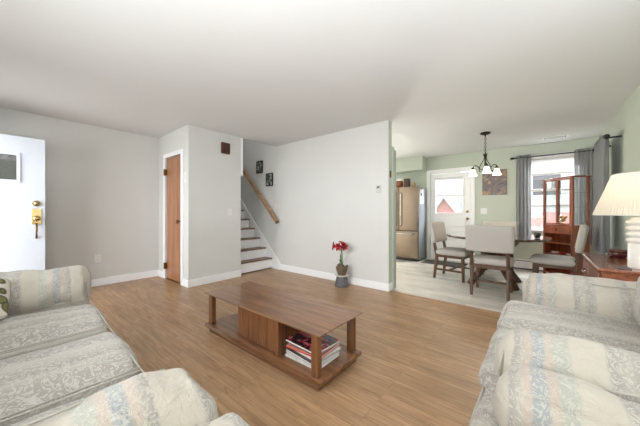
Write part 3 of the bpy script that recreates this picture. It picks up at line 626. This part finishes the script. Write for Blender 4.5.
# stair pictures, handrail
def pic_mat(nm, seed):
    t_ = NT(nm); v = t_.coord((1, 1, 1)); m_ = t_.new('ShaderNodeVectorMath', operation='ADD'); m_.inputs[1].default_value = (seed, 0, seed); t_.l(v, m_.inputs[0])
    nz = t_.noise(m_.outputs[0], 16, 3, 0.6, 0.5); t_.base(t_.ramp(nz, [(0.36, s2l((30, 34, 30))), (0.5, s2l((70, 80, 74))), (0.58, s2l((150, 156, 150))), (0.7, s2l((205, 206, 200)))])); return t_.m
for i, (x, z, w_, lab) in enumerate(((-4.573, 2.078, 0.2, 'small dark framed picture higher up the stair wall'), (-4.255, 1.79, 0.21, 'small dark framed picture lower down the stair wall'))):
    t = thing('picture_frame', lab, 'picture', (x, YS0 - 0.01, z - 0.13), 0, 'pictures on the stair wall')
    bm = bmn(); wall(bm, 'x', YS0 - 0.02, YS0 - 0.0005, x - w_ / 2, x + w_ / 2, z - 0.13, z + 0.13, [(x - w_ / 2 + 0.02, x + w_ / 2 - 0.02, z - 0.11, z + 0.11)]); obj('frame', bm, 'black', t, world=True)
    bm = bmn(); box(bm, x - w_ / 2 + 0.02, x + w_ / 2 - 0.02, YS0 - 0.012, YS0 - 0.0005, z - 0.11, z + 0.11); obj('print', bm, pic_mat('print_%d' % i, i * 3.3), t, world=True)
hr = thing('handrail', 'long wooden handrail sloping up the stair wall', 'handrail', (-4.5, YS0 - 0.07, 1.5))
bm = bmn(); bar(bm, (-3.95, YS0 - 0.07, 0.93), (-5.9, YS0 - 0.07, 0.93 + 1.95 * 1.0), 0.04, 0.075); obj('rail', bm, 'rail', hr, world=True)
bm = bmn(); bar(bm, (-3.945, YS0 - 0.07, 0.925), (-3.965, YS0 - 0.07, 0.945), 0.042, 0.077); obj('end_cap', bm, 'stone', hr, world=True)
for x in (-4.15, -5.2):
    z = 0.935 + (-3.95 - x) * 1.0
    bm = bmn(); tube(bm, [(x, YS0 - 0.001, z - 0.11), (x, YS0 - 0.05, z - 0.10), (x, YS0 - 0.07, z - 0.055)], 0.008, 8); obj('bracket', bm, 'darkbrass', hr, True, world=True)
hr2 = thing('handrail', 'short end of a second wooden rail on the closet side of the stairs', 'handrail', (-4.5, YC1 + 0.05, 0.9))
bm = bmn(); bar(bm, (-4.30, YC1 + 0.045, 1.02), (-5.9, YC1 + 0.045, 1.02 + 1.6), 0.04, 0.07); obj('rail', bm, 'rail', hr2, world=True)
for x in (-4.6, -5.5):
    z = 1.02 + (-4.30 - x)
    bm = bmn(); tube(bm, [(x, YC1 + 0.001, z - 0.10), (x, YC1 + 0.035, z - 0.09), (x, YC1 + 0.045, z - 0.045)], 0.008, 8); obj('bracket', bm, 'darkbrass', hr2, True, world=True)

# ceiling vent, heater, mat
t = thing('ceiling_vent', 'white slotted air vent in the dining room ceiling', 'vent', (0.2, 6.22, H))
bm = bmn(); wall(bm, 'x', 6.15, 6.29, 0.03, 0.38, H - 0.008, H - 0.0005); obj('frame', bm, 'trim', t, world=True)
bm = bmn()
for i in range(9): box(bm, 0.055 + i * 0.034, 0.071 + i * 0.034, 6.17, 6.27, H - 0.0095, H - 0.008)
obj('slats', bm, 'stone', t, world=True)
t = thing('baseboard_heater', 'long white baseboard heater under the dining window', 'heater', (0.0, YB - 0.03, 0))
bm = bmn(); prism(bm, [(-0.6, YB - 0.065), (0.75, YB - 0.065), (0.75, YB - 0.001), (-0.6, YB - 0.001)], 0.03, 0.20); obj('housing', bm, 'trim', t, world=True)
bm = bmn(); box(bm, -0.58, 0.73, YB - 0.068, YB - 0.065, 0.165, 0.178); box(bm, -0.58, 0.73, YB - 0.06, YB - 0.01, 0.0, 0.03); obj('grille', bm, 'stone', t, world=True)
t = thing('door_mat', 'dark grey mat on the floor before the kitchen back door', 'mat', (-1.6, 6.25, 0))
bm = bmn(); box(bm, -2.05, -1.2, 6.02, 6.5, 0.0005, 0.012, 0.004); obj('pile', bm, plain('mat_grey', (74, 76, 72), 0.95, var=0.3, bump=0.6, scale=120), t, world=True)

# ================================================================== FRIDGE
fr = thing('refrigerator', 'stainless steel french door refrigerator beside the kitchen back door', 'refrigerator', (-2.58, 6.35, 0))
x0, x1 = -3.03, -2.13
bm = bmn(); box(bm, x0, x1, 6.13, 6.62, 0.03, 1.70, 0.006); obj('body', bm, 'fridge_side', fr, world=True)
for a, b in ((x0, (x0 + x1) / 2 - 0.003), ((x0 + x1) / 2 + 0.003, x1)):
    bm = bmn(); box(bm, a, b, 6.06, 6.125, 0.70, 1.715, 0.012, 3); dr = obj('door', bm, 'steel', fr, 'auto', world=True)
    hx = (b - 0.05) if b < -2.5 else (a + 0.05)
    bm = bmn(); tube(bm, [(hx, 6.055, 0.80), (hx, 6.02, 0.83), (hx, 6.015, 1.1), (hx, 6.02, 1.55), (hx, 6.055, 1.58)], 0.011, 10); obj('handle', bm, 'steelhandle', dr, True, world=True)
bm = bmn(); box(bm, x0, x1, 6.06, 6.125, 0.06, 0.69, 0.012, 3); dr = obj('freezer_drawer', bm, 'steel', fr, 'auto', world=True)
bm = bmn(); tube(bm, [(x0 + 0.1, 6.055, 0.62), (x0 + 0.12, 6.015, 0.62), (x1 - 0.12, 6.015, 0.62), (x1 - 0.1, 6.055, 0.62)], 0.012, 10); obj('handle', bm, 'steelhandle', dr, True, world=True)
bm = bmn(); box(bm, x0 + 0.02, x1 - 0.02, 6.10, 6.6, 0.0, 0.03); obj('base_grille', bm, 'black', fr, world=True)
t = thing('note_paper', 'white paper note held on the side of the refrigerator', 'paper', (x1, 6.33, 1.4))
bm = bmn(); box(bm, x1 + 0.0008, x1 + 0.002, 6.18, 6.42, 1.32, 1.66); obj('sheet', bm, 'plastic', t, world=True)
bm = bmn(); box(bm, x1 + 0.002, x1 + 0.012, 6.24, 6.31, 1.50, 1.57, 0.004); tag(obj('fridge_magnet', bm, 'black'), 'black magnet on the white note on the refrigerator side', 'magnet')
def pot(name, label, cat, c, prof, m, lid=None):
    t = thing(name, label, cat, (c[0], c[1], c[2])); bm = bmn(); lathe(bm, prof, n=24); obj('body', bm, m, t, True)
    if lid: bm = bmn(); lathe(bm, lid[0], n=24); obj('lid', bm, lid[1], t, True)
brn = plain('brown_glaze', (128, 74, 44), 0.3); 
pot('cookie_jar', 'brown ceramic jar with pale lid on top of the refrigerator', 'jar', (-2.62, 6.2, 1.716), [(0.001, 0), (0.07, 0), (0.09, 0.05), (0.09, 0.13), (0.07, 0.16), (0.001, 0.16)], brn, ([(0.001, 0.16), (0.072, 0.161), (0.06, 0.20), (0.02, 0.22), (0.001, 0.225)], M['ceramic']))
bm = bmn(); box(bm, -2.50, -2.39, 6.16, 6.30, 1.716, 1.92, 0.004); tag(obj('canister', bm, 'brownbox', None), 'dark square canister beside the jar on top of the refrigerator', 'canister')
pot('small_bowl', 'small cream bowl in front on top of the refrigerator', 'bowl', (-2.82, 6.2, 1.716), [(0.001, 0), (0.04, 0), (0.075, 0.05), (0.07, 0.05), (0.035, 0.01), (0.001, 0.008)], M['ceramic'])
pot('small_vase', 'small tan vase at the right end on top of the refrigerator', 'vase', (-2.27, 6.2, 1.716), [(0.001, 0), (0.04, 0), (0.05, 0.05), (0.02, 0.10), (0.025, 0.12), (0.001, 0.12)], plain('tan_glaze', (186, 150, 108), 0.35))
# ================================================================== CURTAINS
def curtain(name, label, p0, p1, zt, zb, folds, amp, rod_r=0.012, flare=0.02):
    """pleated hanging cloth from p0 to p1 (xy)"""
    p0 = Vector(p0 + (0,)); p1 = Vector(p1 + (0,)); d = (p1 - p0); Ln = d.length; d.normalize(); nrm = Vector((-d.y, d.x, 0))
    t = thing(name, label, 'curtain', tuple((p0 + p1) / 2 + Vector((0, 0, zb))), 0, 'grey curtains of the dining room')
    NU, NV = folds * 12, 20; bm = bmn(); g = []
    for j in range(NV + 1):
        v_ = j / NV; z = zt + (zb - zt) * v_; row = []
        for i in range(NU + 1):
            u = i / NU; a2 = u * folds * 2 * math.pi
            off = amp * math.sin(a2 + 0.3 * math.sin(v_ * 3)) * (0.75 + 0.35 * v_) + 0.008 * noise.noise(Vector((u * 5, v_ * 3, Ln)))
            row.append(bm.verts.new(p0 + d * (Ln * u + 0.012 * math.sin(a2 * 2) + flare * (u - 0.5) * v_) + nrm * off + Vector((0, 0, z))))
        g.append(row)
    for j in range(NV):
        for i in range(NU): bm.faces.new((g[j][i], g[j][i + 1], g[j + 1][i + 1], g[j + 1][i]))
    bmesh.ops.solidify(bm, geom=bm.faces[:], thickness=0.002)
    obj('cloth', bm, 'curtain', t, True, world=True)
    bm = bmn()
    for i in range(folds * 2):
        u = (i + 0.5) / (folds * 2); q = p0 + d * Ln * u + Vector((0, 0, zt - 0.045))
        ring = [q + nrm * 0 + (Vector((0, 0, 1)) * math.sin(k * math.pi / 6) + nrm * math.cos(k * math.pi / 6)) * 0.022 for k in range(13)]
        tube(bm, ring, 0.003, 5, False)
    obj('grommets', bm, 'steelhandle', t, True, world=True)
curtain('curtain', 'grey curtain at the left of the dining window', (-0.36, 6.56), (-0.14, 6.56), 2.24, 0.58, 4, 0.03)
curtain('curtain', 'grey curtain behind the glass cabinet at the right of the dining window', (0.47, 6.56), (0.70, 6.56), 2.24, 0.58, 4, 0.03)
curtain('curtain', 'wide grey curtain on the right wall beyond the lamp', (0.645, 4.95), (0.645, 5.62), 2.12, 0.60, 7, 0.05)
t = thing('curtain_rod', 'black rod over the dining window on the back wall', 'rod', (0.1, 6.56, 2.19))
bm = bmn(); tube(bm, [(-0.40, 6.56, 2.195), (0.70, 6.56, 2.195)], 0.011, 10); obj('pole', bm, 'black', t, True, world=True)
for x in (-0.43, 0.73):
    bm = bmn(); tube(bm, [(x - 0.03, 6.56, 2.195), (x + 0.03, 6.56, 2.195)], 0.02, 12, radii=[0.022, 0.022]); obj('finial', bm, 'black', t, True, world=True)
for x in (-0.385, 0.715):
    bm = bmn(); box(bm, x - 0.008, x + 0.008, 6.56, 6.649, 2.185, 2.205); obj('bracket', bm, 'black', t, world=True)
t = thing('curtain_rod', 'black rod end on the right wall above the wide curtain', 'rod', (0.645, 5.2, 2.19))
bm = bmn(); tube(bm, [(0.645, 4.93, 2.08), (0.645, 5.68, 2.08)], 0.011, 10); obj('pole', bm, 'black', t, True, world=True)
for y in (4.90, 5.68):
    bm = bmn(); tube(bm, [(0.645, y - 0.05, 2.08), (0.645, y - 0.03, 2.08), (0.645, y + 0.03, 2.08), (0.645, y + 0.05, 2.08)], 0.03, 12, radii=[0.012, 0.03, 0.03, 0.012]); obj('finial', bm, 'black', t, True, world=True)
for y in (4.98, 5.64):
    bm = bmn(); box(bm, 0.645, XR - 0.0005, y - 0.008, y + 0.008, 2.07, 2.09); obj('bracket', bm, 'black', t, world=True)

# ================================================================== CHINA CABINET (corner, turned)
cc = thing('china_cabinet', 'tall reddish glass-door cabinet with drawer standing across the corner', 'cabinet', (0.322, 6.045, 0), R(-49.5))
W2, D2 = 0.27, 0.14
def lb(name, m, par, *dims, bev=0.003):
    bm = bmn()
    for d_ in dims: box(bm, *d_, bev)
    return obj(name, bm, m, par)
for sx in (-1, 1):
    for sy in (-1, 1):
        a, b = sorted((sx * W2, sx * (W2 - 0.032))); c, d_ = sorted((sy * D2, sy * (D2 - 0.032)))
        lb('post', 'cherry', cc, (a, b, c, d_, 0.0, 1.68))
lb('cornice', 'cherry', cc, (-W2 - 0.015, W2 + 0.015, -D2 - 0.015, D2 + 0.015, 1.68, 1.70))
lb('shelf', 'cherry', cc, (-W2 + 0.004, W2 - 0.004, -D2 + 0.004, D2 - 0.004, 0.895, 0.92))
lb('shelf', 'cherry', cc, (-W2 + 0.004, W2 - 0.004, -D2 + 0.004, D2 - 0.004, 0.765, 0.785))
lb('shelf', 'cherry', cc, (-W2 + 0.004, W2 - 0.004, -D2 + 0.004, D2 - 0.004, 0.60, 0.62))
lb('shelf', 'cherry', cc, (-W2 + 0.004, W2 - 0.004, -D2 + 0.004, D2 - 0.004, 0.40, 0.42))
lb('shelf', 'cherry', cc, (-W2 + 0.004, W2 - 0.004, -D2 + 0.004, D2 - 0.004, 0.08, 0.10))
lb('back_panel', 'cherry', cc, (-W2 + 0.03, W2 - 0.03, D2 - 0.014, D2 - 0.006, 0.10, 0.895))
dw = lb('drawer', 'cherry', cc, (-W2 + 0.034, W2 - 0.034, -D2 - 0.004, -D2 + 0.2, 0.787, 0.893))
bm = bmn(); lathe(bm, [(0.001, 0), (0.008, 0), (0.007, 0.012), (0.014, 0.018), (0.012, 0.026), (0.001, 0.028)], n=14); bmesh.ops.transform(bm, matrix=Matrix.Translation((0, -D2 - 0.004, 0.84)) @ Matrix.Rotation(R(90), 4, 'X'), verts=bm.verts); obj('knob', bm, 'darkbrass', dw, True)
lb('side_panel', 'cherry', cc, (-W2 + 0.004, -W2 + 0.014, -D2 + 0.03, D2 - 0.03, 0.10, 0.895)); lb('side_panel', 'cherry', cc, (W2 - 0.014, W2 - 0.004, -D2 + 0.03, D2 - 0.03, 0.10, 0.895))
for a, b in ((-W2 + 0.034, -0.002), (0.002, W2 - 0.034)):
    bm = bmn(); wall(bm, 'x', -D2 - 0.002, -D2 + 0.016, a, b, 0.925, 1.675, [(a + 0.014, b - 0.014, 0.945, 1.655)]); dr = obj('door', bm, 'cherry', cc)
    lb('pane', 'cabglass', dr, (a + 0.014, b - 0.014, -D2 + 0.005, -D2 + 0.008, 0.945, 1.655), bev=0)
for sx in (-1, 1):
    a, b = sorted((sx * (W2 - 0.010), sx * (W2 - 0.013))); lb('pane', 'cabglass', cc, (a, b, -D2 + 0.032, D2 - 0.032, 0.92, 1.68), bev=0)
for z in (1.20, 1.44): lb('glass_shelf', glass('glass_shelf_mat', (0.85, 0.92, 0.9, 1), 0.15), cc, (-W2 + 0.02, W2 - 0.02, -D2 + 0.02, D2 - 0.01, z, z + 0.006), bev=0)
C0 = MAT[cc.name]
def incab(x, y, z): v_ = C0 @ Vector((x, y, z)); return tuple(v_)
gold = plain('gold_ornament', (206, 178, 116), 0.3, 0.4, var=0.4, scale=60)
t = thing('ornament', 'gold and white flower ornament on the cabinet floor behind glass', 'ornament', incab(-0.02, -0.02, 0.9205))
bm = bmn(); lathe(bm, [(0.001, 0), (0.045, 0), (0.05, 0.012), (0.02, 0.03), (0.001, 0.03)], n=20); obj('foot', bm, gold, t, True)
bm = bmn()
for i in range(26):
    a_ = random.uniform(0, 6.28); r_ = random.uniform(0, 0.06); p = (r_ * math.cos(a_), r_ * math.sin(a_), 0.05 + random.uniform(0, 0.09)); bmesh.ops.create_icosphere(bm, subdivisions=1, radius=random.uniform(0.012, 0.022), matrix=Matrix.Translation(p))
obj('blossoms', bm, gold, t, True)
for i, (x, m_, lab) in enumerate(((-0.14, M['ceramic'], 'white dish on the middle cabinet shelf, left'), (0.0, plain('red_dish', (170, 60, 54), 0.3), 'red dish on the middle cabinet shelf, centre'), (0.13, M['ceramic'], 'white dish on the middle cabinet shelf, right of the red one'))):
    t = thing('dish', lab, 'dish', incab(x, -0.04, 0.4205), R(20 * i), 'dishes on the open cabinet shelf')
    bm = bmn(); lathe(bm, [(0.001, 0), (0.03, 0), (0.055, 0.03), (0.052, 0.032), (0.028, 0.006), (0.001, 0.005)], n=22); obj('bowl', bm, m_, t, True)

# ================================================================== CHEST + LAMP
X0, X1, Y0, Y1, ZT = 0.33, 0.775, 2.80, 3.80, 0.72
cs = thing('chest', 'low reddish wooden chest of drawers against the right wall under the lamp', 'chest', ((X0 + X1) / 2, (Y0 + Y1) / 2, 0))
bm = bmn(); box(bm, X0 + 0.02, X1, Y0 + 0.015, Y1 - 0.015, 0.06, ZT - 0.025, 0.003); obj('body', bm, 'cherry_x', cs, world=True)
bm = bmn(); box(bm, X0 - 0.005, X1, Y0, Y1, ZT - 0.025, ZT, 0.009, 3); obj('top', bm, 'cherry_x', cs, world=True)
bm = bmn(); box(bm, X0 + 0.04, X1 - 0.02, Y0 + 0.03, Y1 - 0.03, 0, 0.06); obj('plinth', bm, 'cherry', cs, world=True)
for k in range(3):
    for j in range(2):
        z0 = 0.09 + k * 0.2; ya = Y0 + 0.035 + j * 0.47
        bm = bmn(); box(bm, X0 + 0.004, X0 + 0.02, ya, ya + 0.455, z0, z0 + 0.185, 0.006); dr = obj('drawer', bm, 'cherry', cs, world=True)
        bm = bmn(); yc = ya + 0.2275; tube(bm, [(X0 + 0.003, yc - 0.05, z0 + 0.10), (X0 - 0.018, yc - 0.045, z0 + 0.085), (X0 - 0.02, yc, z0 + 0.075), (X0 - 0.018, yc + 0.045, z0 + 0.085), (X0 + 0.003, yc + 0.05, z0 + 0.10)], 0.005, 8); obj('handle', bm, 'steelhandle', dr, True, world=True)
lx, ly = 0.57, 2.98
lp = thing('table_lamp', 'white ribbed ceramic table lamp with wide pleated shade on the chest', 'lamp', (lx, ly, ZT))
bm = bmn(); prof = [(0.001, 0.0), (0.068, 0.0), (0.07, 0.01), (0.068, 0.175)]
for k in range(4):
    z = 0.18 + k * 0.044; prof += [(0.056, z), (0.075, z + 0.010), (0.082, z + 0.022), (0.075, z + 0.034)]
prof += [(0.056, 0.358), (0.05, 0.37), (0.001, 0.372)]
lathe(bm, prof, n=40); obj('base', bm, 'ceramic', lp, True)
bm = bmn(); tube(bm, [(0, 0, 0.37), (0, 0, 0.46)], 0.01, 10); tube(bm, [(0.055 * math.sin(a2) * (1 if True else 1), 0, 0.42 + 0.125 - 0.125 * math.cos(a2)) for a2 in [math.pi * 2 * i / 24 for i in range(25)]], 0.003, 6); tube(bm, [(0, 0, 0.67), (0, 0, 0.70)], 0.006, 8); obj('harp', bm, 'brass', lp, True)
bm = bmn(); bmesh.ops.create_uvsphere(bm, u_segments=16, v_segments=10, radius=0.03, matrix=Matrix.Translation((0, 0, 0.50))); obj('bulb', bm, emis('lamp_bulb', (255, 224, 180), 4), lp, True)
t_ = NT('pleated_shade'); t_.base(s2l((226, 220, 206))); t_.b.inputs['Roughness'].default_value = 0.8
tl = t_.new('ShaderNodeBsdfTranslucent'); tl.inputs[0].default_value = s2l((240, 228, 206)); mx = t_.new('ShaderNodeMixShader'); mx.inputs[0].default_value = 0.4
t_.l(t_.b.outputs[0], mx.inputs[1]); t_.l(tl.outputs[0], mx.inputs[2]); t_.l(mx.outputs[0], t_.n['Material Output'].inputs[0])
bm = bmn(); rb, rt, n_ = 0.252, 0.150, 200
lathe(bm, [(rb + (rt - rb) * i / 6, 0.388 + 0.30 * i / 6) for i in range(7)], n=n_, pleat=0.007); obj('lamp_shade', bm, t_.m, lp)
bm = bmn(); tube(bm, [((rb + .001) * math.cos(a2), (rb + .001) * math.sin(a2), 0.388) for a2 in [2 * math.pi * i / 60 for i in range(61)]], 0.004, 6, False); obj('shade_trim', bm, 'ceramic', lp, True)
bm = bmn(); tube(bm, [(rt * math.cos(a2), rt * math.sin(a2), 0.688) for a2 in [2 * math.pi * i / 60 for i in range(61)]], 0.004, 6, False); obj('shade_trim', bm, 'ceramic', lp, True)
l = bpy.data.lights.new('lamp_light', 'POINT'); l.energy = 1.5; l.color = (1, 0.9, 0.76); l.shadow_soft_size = 0.04
lo = bpy.data.objects.new('lamp_light', l); COL.objects.link(lo); lo.parent = lp; lo.location = (0, 0, 0.58)
t = thing('trinket_bowl', 'dark red round lidded bowl on the chest left of the lamp', 'bowl', (0.545, 3.60, ZT))
bm = bmn(); lathe(bm, [(0.001, 0.0005), (0.05, 0.0005), (0.062, 0.01), (0.066, 0.045), (0.06, 0.05), (0.001, 0.05)], n=30); obj('body', bm, plain('dark_red_lacquer', (70, 30, 28), 0.2), t, True)
bm = bmn(); lathe(bm, [(0.068, 0.05), (0.07, 0.06), (0.062, 0.068), (0.03, 0.072), (0.001, 0.073)], n=30); obj('lid', bm, plain('dark_red_lid', (84, 42, 38), 0.2), t, True)
t = thing('coaster', 'small grey coaster lying on the chest before the lamp', 'coaster', (0.46, 2.88, ZT), R(12))
bm = bmn(); box(bm, -0.035, 0.035, -0.035, 0.035, 0.0005, 0.008, 0.002); obj('slab', bm, 'stone', t)

# ================================================================== AMARYLLIS
px_, py_ = -2.345, 3.37
t = thing('plant_stand', 'small grey ribbed round stand on the floor under the amaryllis', 'stand', (px_, py_, 0))
bm = bmn(); prof = [(0.001, 0), (0.105, 0), (0.108, 0.02)]
for k in range(6): prof += [(0.098 - k * 0.003, 0.03 + k * 0.019), (0.104 - k * 0.004, 0.038 + k * 0.019)]
prof += [(0.078, 0.15), (0.001, 0.15)]
lathe(bm, prof, n=36); obj('body', bm, 'stone', t, True)
bm = bmn(); lathe(bm, [(0.001, 0.15), (0.085, 0.15), (0.112, 0.165), (0.112, 0.172), (0.09, 0.168), (0.001, 0.166)], n=36); obj('saucer', bm, 'ceramic', t, True)
t = thing('potted_amaryllis', 'red flowering amaryllis in a brown wrapped pot by the wall', 'plant', (px_, py_, 0.1725))
bm = bmn(); lathe(bm, [(0.001, 0), (0.06, 0), (0.075, 0.05), (0.09, 0.12), (0.085, 0.135), (0.075, 0.12), (0.001, 0.11)], n=26)
for v_ in bm.verts:
    a_ = math.atan2(v_.co.y, v_.co.x); k = 1 + 0.10 * math.sin(5 * a_) * (v_.co.z / 0.13); v_.co.x *= k; v_.co.y *= k; v_.co.z += 0.02 * math.sin(3 * a_) * (v_.co.z / 0.13)
obj('pot', bm, 'basket', t, True)
bm = bmn(); bmesh.ops.create_uvsphere(bm, u_segments=16, v_segments=10, radius=0.04, matrix=Matrix.Translation((0, 0, 0.12))); obj('bulb', bm, 'basket', t, True)
bm = bmn(); tube(bm, [(0, 0, 0.13), (0.004, 0, 0.25), (-0.006, 0, 0.42)], 0.012, 10); obj('stem', bm, 'leaf', t, True)
for (a_, hgt, ln) in ((0.4, 0.20, 0.06), (2.6, 0.24, 0.05), (4.4, 0.16, 0.06)):
    bm = bmn(); c_, s_ = math.cos(a_), math.sin(a_); prev = None
    for i in range(9):
        u = i / 8; r_ = 0.015 + ln * u * u; z = 0.13 + hgt * (u - 0.25 * u * u); wd = 0.018 * math.sin(math.pi * min(1, u * 0.85 + 0.15))
        row = [bm.verts.new((c_ * r_ - s_ * wd * q, s_ * r_ + c_ * wd * q, z + abs(q) * 0.004)) for q in (-1, 0, 1)]
        if prev:
            bm.faces.new((prev[0], prev[1], row[1], row[0])); bm.faces.new((prev[1], prev[2], row[2], row[1]))
        prev = row
    bmesh.ops.solidify(bm, geom=bm.faces[:], thickness=0.002); obj('leaf', bm, 'leaf', t, True)
def bloom(par, c, direction, s=0.09):
    d = Vector(direction).normalized(); rot = d.to_track_quat('Z', 'Y').to_matrix().to_4x4(); bm = bmn()
    for k in range(6):
        a_ = k * math.pi / 3 + 0.2; ca, sa = math.cos(a_), math.sin(a_); prev = None
        for i in range(7):
            u = i / 6; r_ = s * (0.08 + 0.95 * u ** 1.3); z = s * (0.75 * math.sin(u * 1.9)); wd = s * 0.36 * math.sin(math.pi * (0.12 + 0.82 * u))
            row = [bm.verts.new((ca * r_ - sa * wd * q, sa * r_ + ca * wd * q, z + 0.12 * s * abs(q))) for q in (-1, 0, 1)]
            if prev:
                bm.faces.new((prev[0], prev[1], row[1], row[0])); bm.faces.new((prev[1], prev[2], row[2], row[1]))
            prev = row
    bmesh.ops.solidify(bm, geom=bm.faces[:], thickness=0.002)
    bmesh.ops.transform(bm, matrix=Matrix.Translation(c) @ rot, verts=bm.verts); obj('flower', bm, 'petal', par, True)
for c, d, s_ in (((-0.06, -0.05, 0.43), (-1, -0.5, 0.1), 0.07), ((0.02, 0.0, 0.42), (0.8, -0.5, 0.3), 0.062), ((-0.01, -0.03, 0.42), (0.0, -1, 0.2), 0.066), ((-0.005, 0.0, 0.445), (0.35, 0.0, 1), 0.06)): bloom(t, c, d, s_)

# ================================================================== OUTSIDE
bm = bmn(); box(bm, -40, 40, YB + 0.15, 60, -1.2, -1.1); struct('ground', bm, plain('lawn', (120, 130, 100), 0.9, var=0.3, scale=3))
def house(name, label, x0, x1, y0, y1, z0, zw, zr, wallm, roofm, wins):
    t = thing(name, label, 'house', ((x0 + x1) / 2, (y0 + y1) / 2, z0)); xm = (x0 + x1) / 2
    bm = bmn(); prism_y(bm, [(x0, z0), (x1, z0), (x1, zw), (xm, zr), (x0, zw)], y0, y1); obj('wall', bm, wallm, t, world=True)
    bm = bmn(); e = 0.25; sl_ = (zr - zw) / (x1 - xm)
    prism_y(bm, [(x0 - e, zw - e * sl_), (xm, zr), (x1 + e, zw - e * sl_), (x1 + e, zw - e * sl_ + 0.15), (xm, zr + 0.15), (x0 - e, zw - e * sl_ + 0.15)], y0 - 0.3, y1 + 0.3); obj('roof', bm, roofm, t, world=True)
    for a, b, c, d_ in wins:
        bm = bmn(); box(bm, a - 0.08, b + 0.08, y0 - 0.05, y0 - 0.001, c - 0.08, d_ + 0.08); wf = obj('window', bm, 'trim', t, world=True)
        bm = bmn(); box(bm, a, b, y0 - 0.07, y0 - 0.05, c, d_); obj('pane', bm, 'stone', wf, world=True)
siding = plain('pale_siding', (222, 222, 224), 0.8); pinkb = plain('pink_brick', (206, 150, 146), 0.85, var=0.12, scale=6); roofg = plain('roof_grey', (206, 208, 212), 0.85)
house('neighbour_house', 'small pink gabled building seen through the kitchen back door glass', -4.95, -3.8, 17, 20, -1.1, 1.15, 1.95, pinkb, roofg, [])
house('neighbour_house', 'pale sided house seen through the kitchen back door behind the pink gable', -13, -5.2, 26, 32, -1.1, 4.2, 7.2, siding, roofg, [(-8.8, -7.8, 2.4, 3.8)])
house('neighbour_house', 'pale sided house seen through the dining room window', -3.2, 4.5, 18, 24, -1.1, 4.4, 6.8, siding, roofg, [(-0.3, 0.8, 2.0, 3.1), (1.6, 2.6, 2.0, 3.1)])
t = thing('garden_fence', 'pink board fence seen low through the dining room window', 'fence', (0, 10, -1.1))
bm = bmn()
for i in range(50): box(bm, -3 + i * 0.16, -3 + i * 0.16 + 0.15, 10, 10.03, -1.1, 1.12)
obj('boards', bm, pinkb, t, world=True)
bm = bmn(); box(bm, -3, 5, 10.03, 10.08, 0.8, 0.9); box(bm, -3, 5, 10.03, 10.08, -0.6, -0.5); obj('rail', bm, pinkb, t, world=True)
bm = bmn(); box(bm, -40, 40, -30, YF - 0.12, -0.25, -0.15); struct('ground_front', bm, plain('front_walk', (170, 168, 160), 0.9, var=0.1, scale=3))
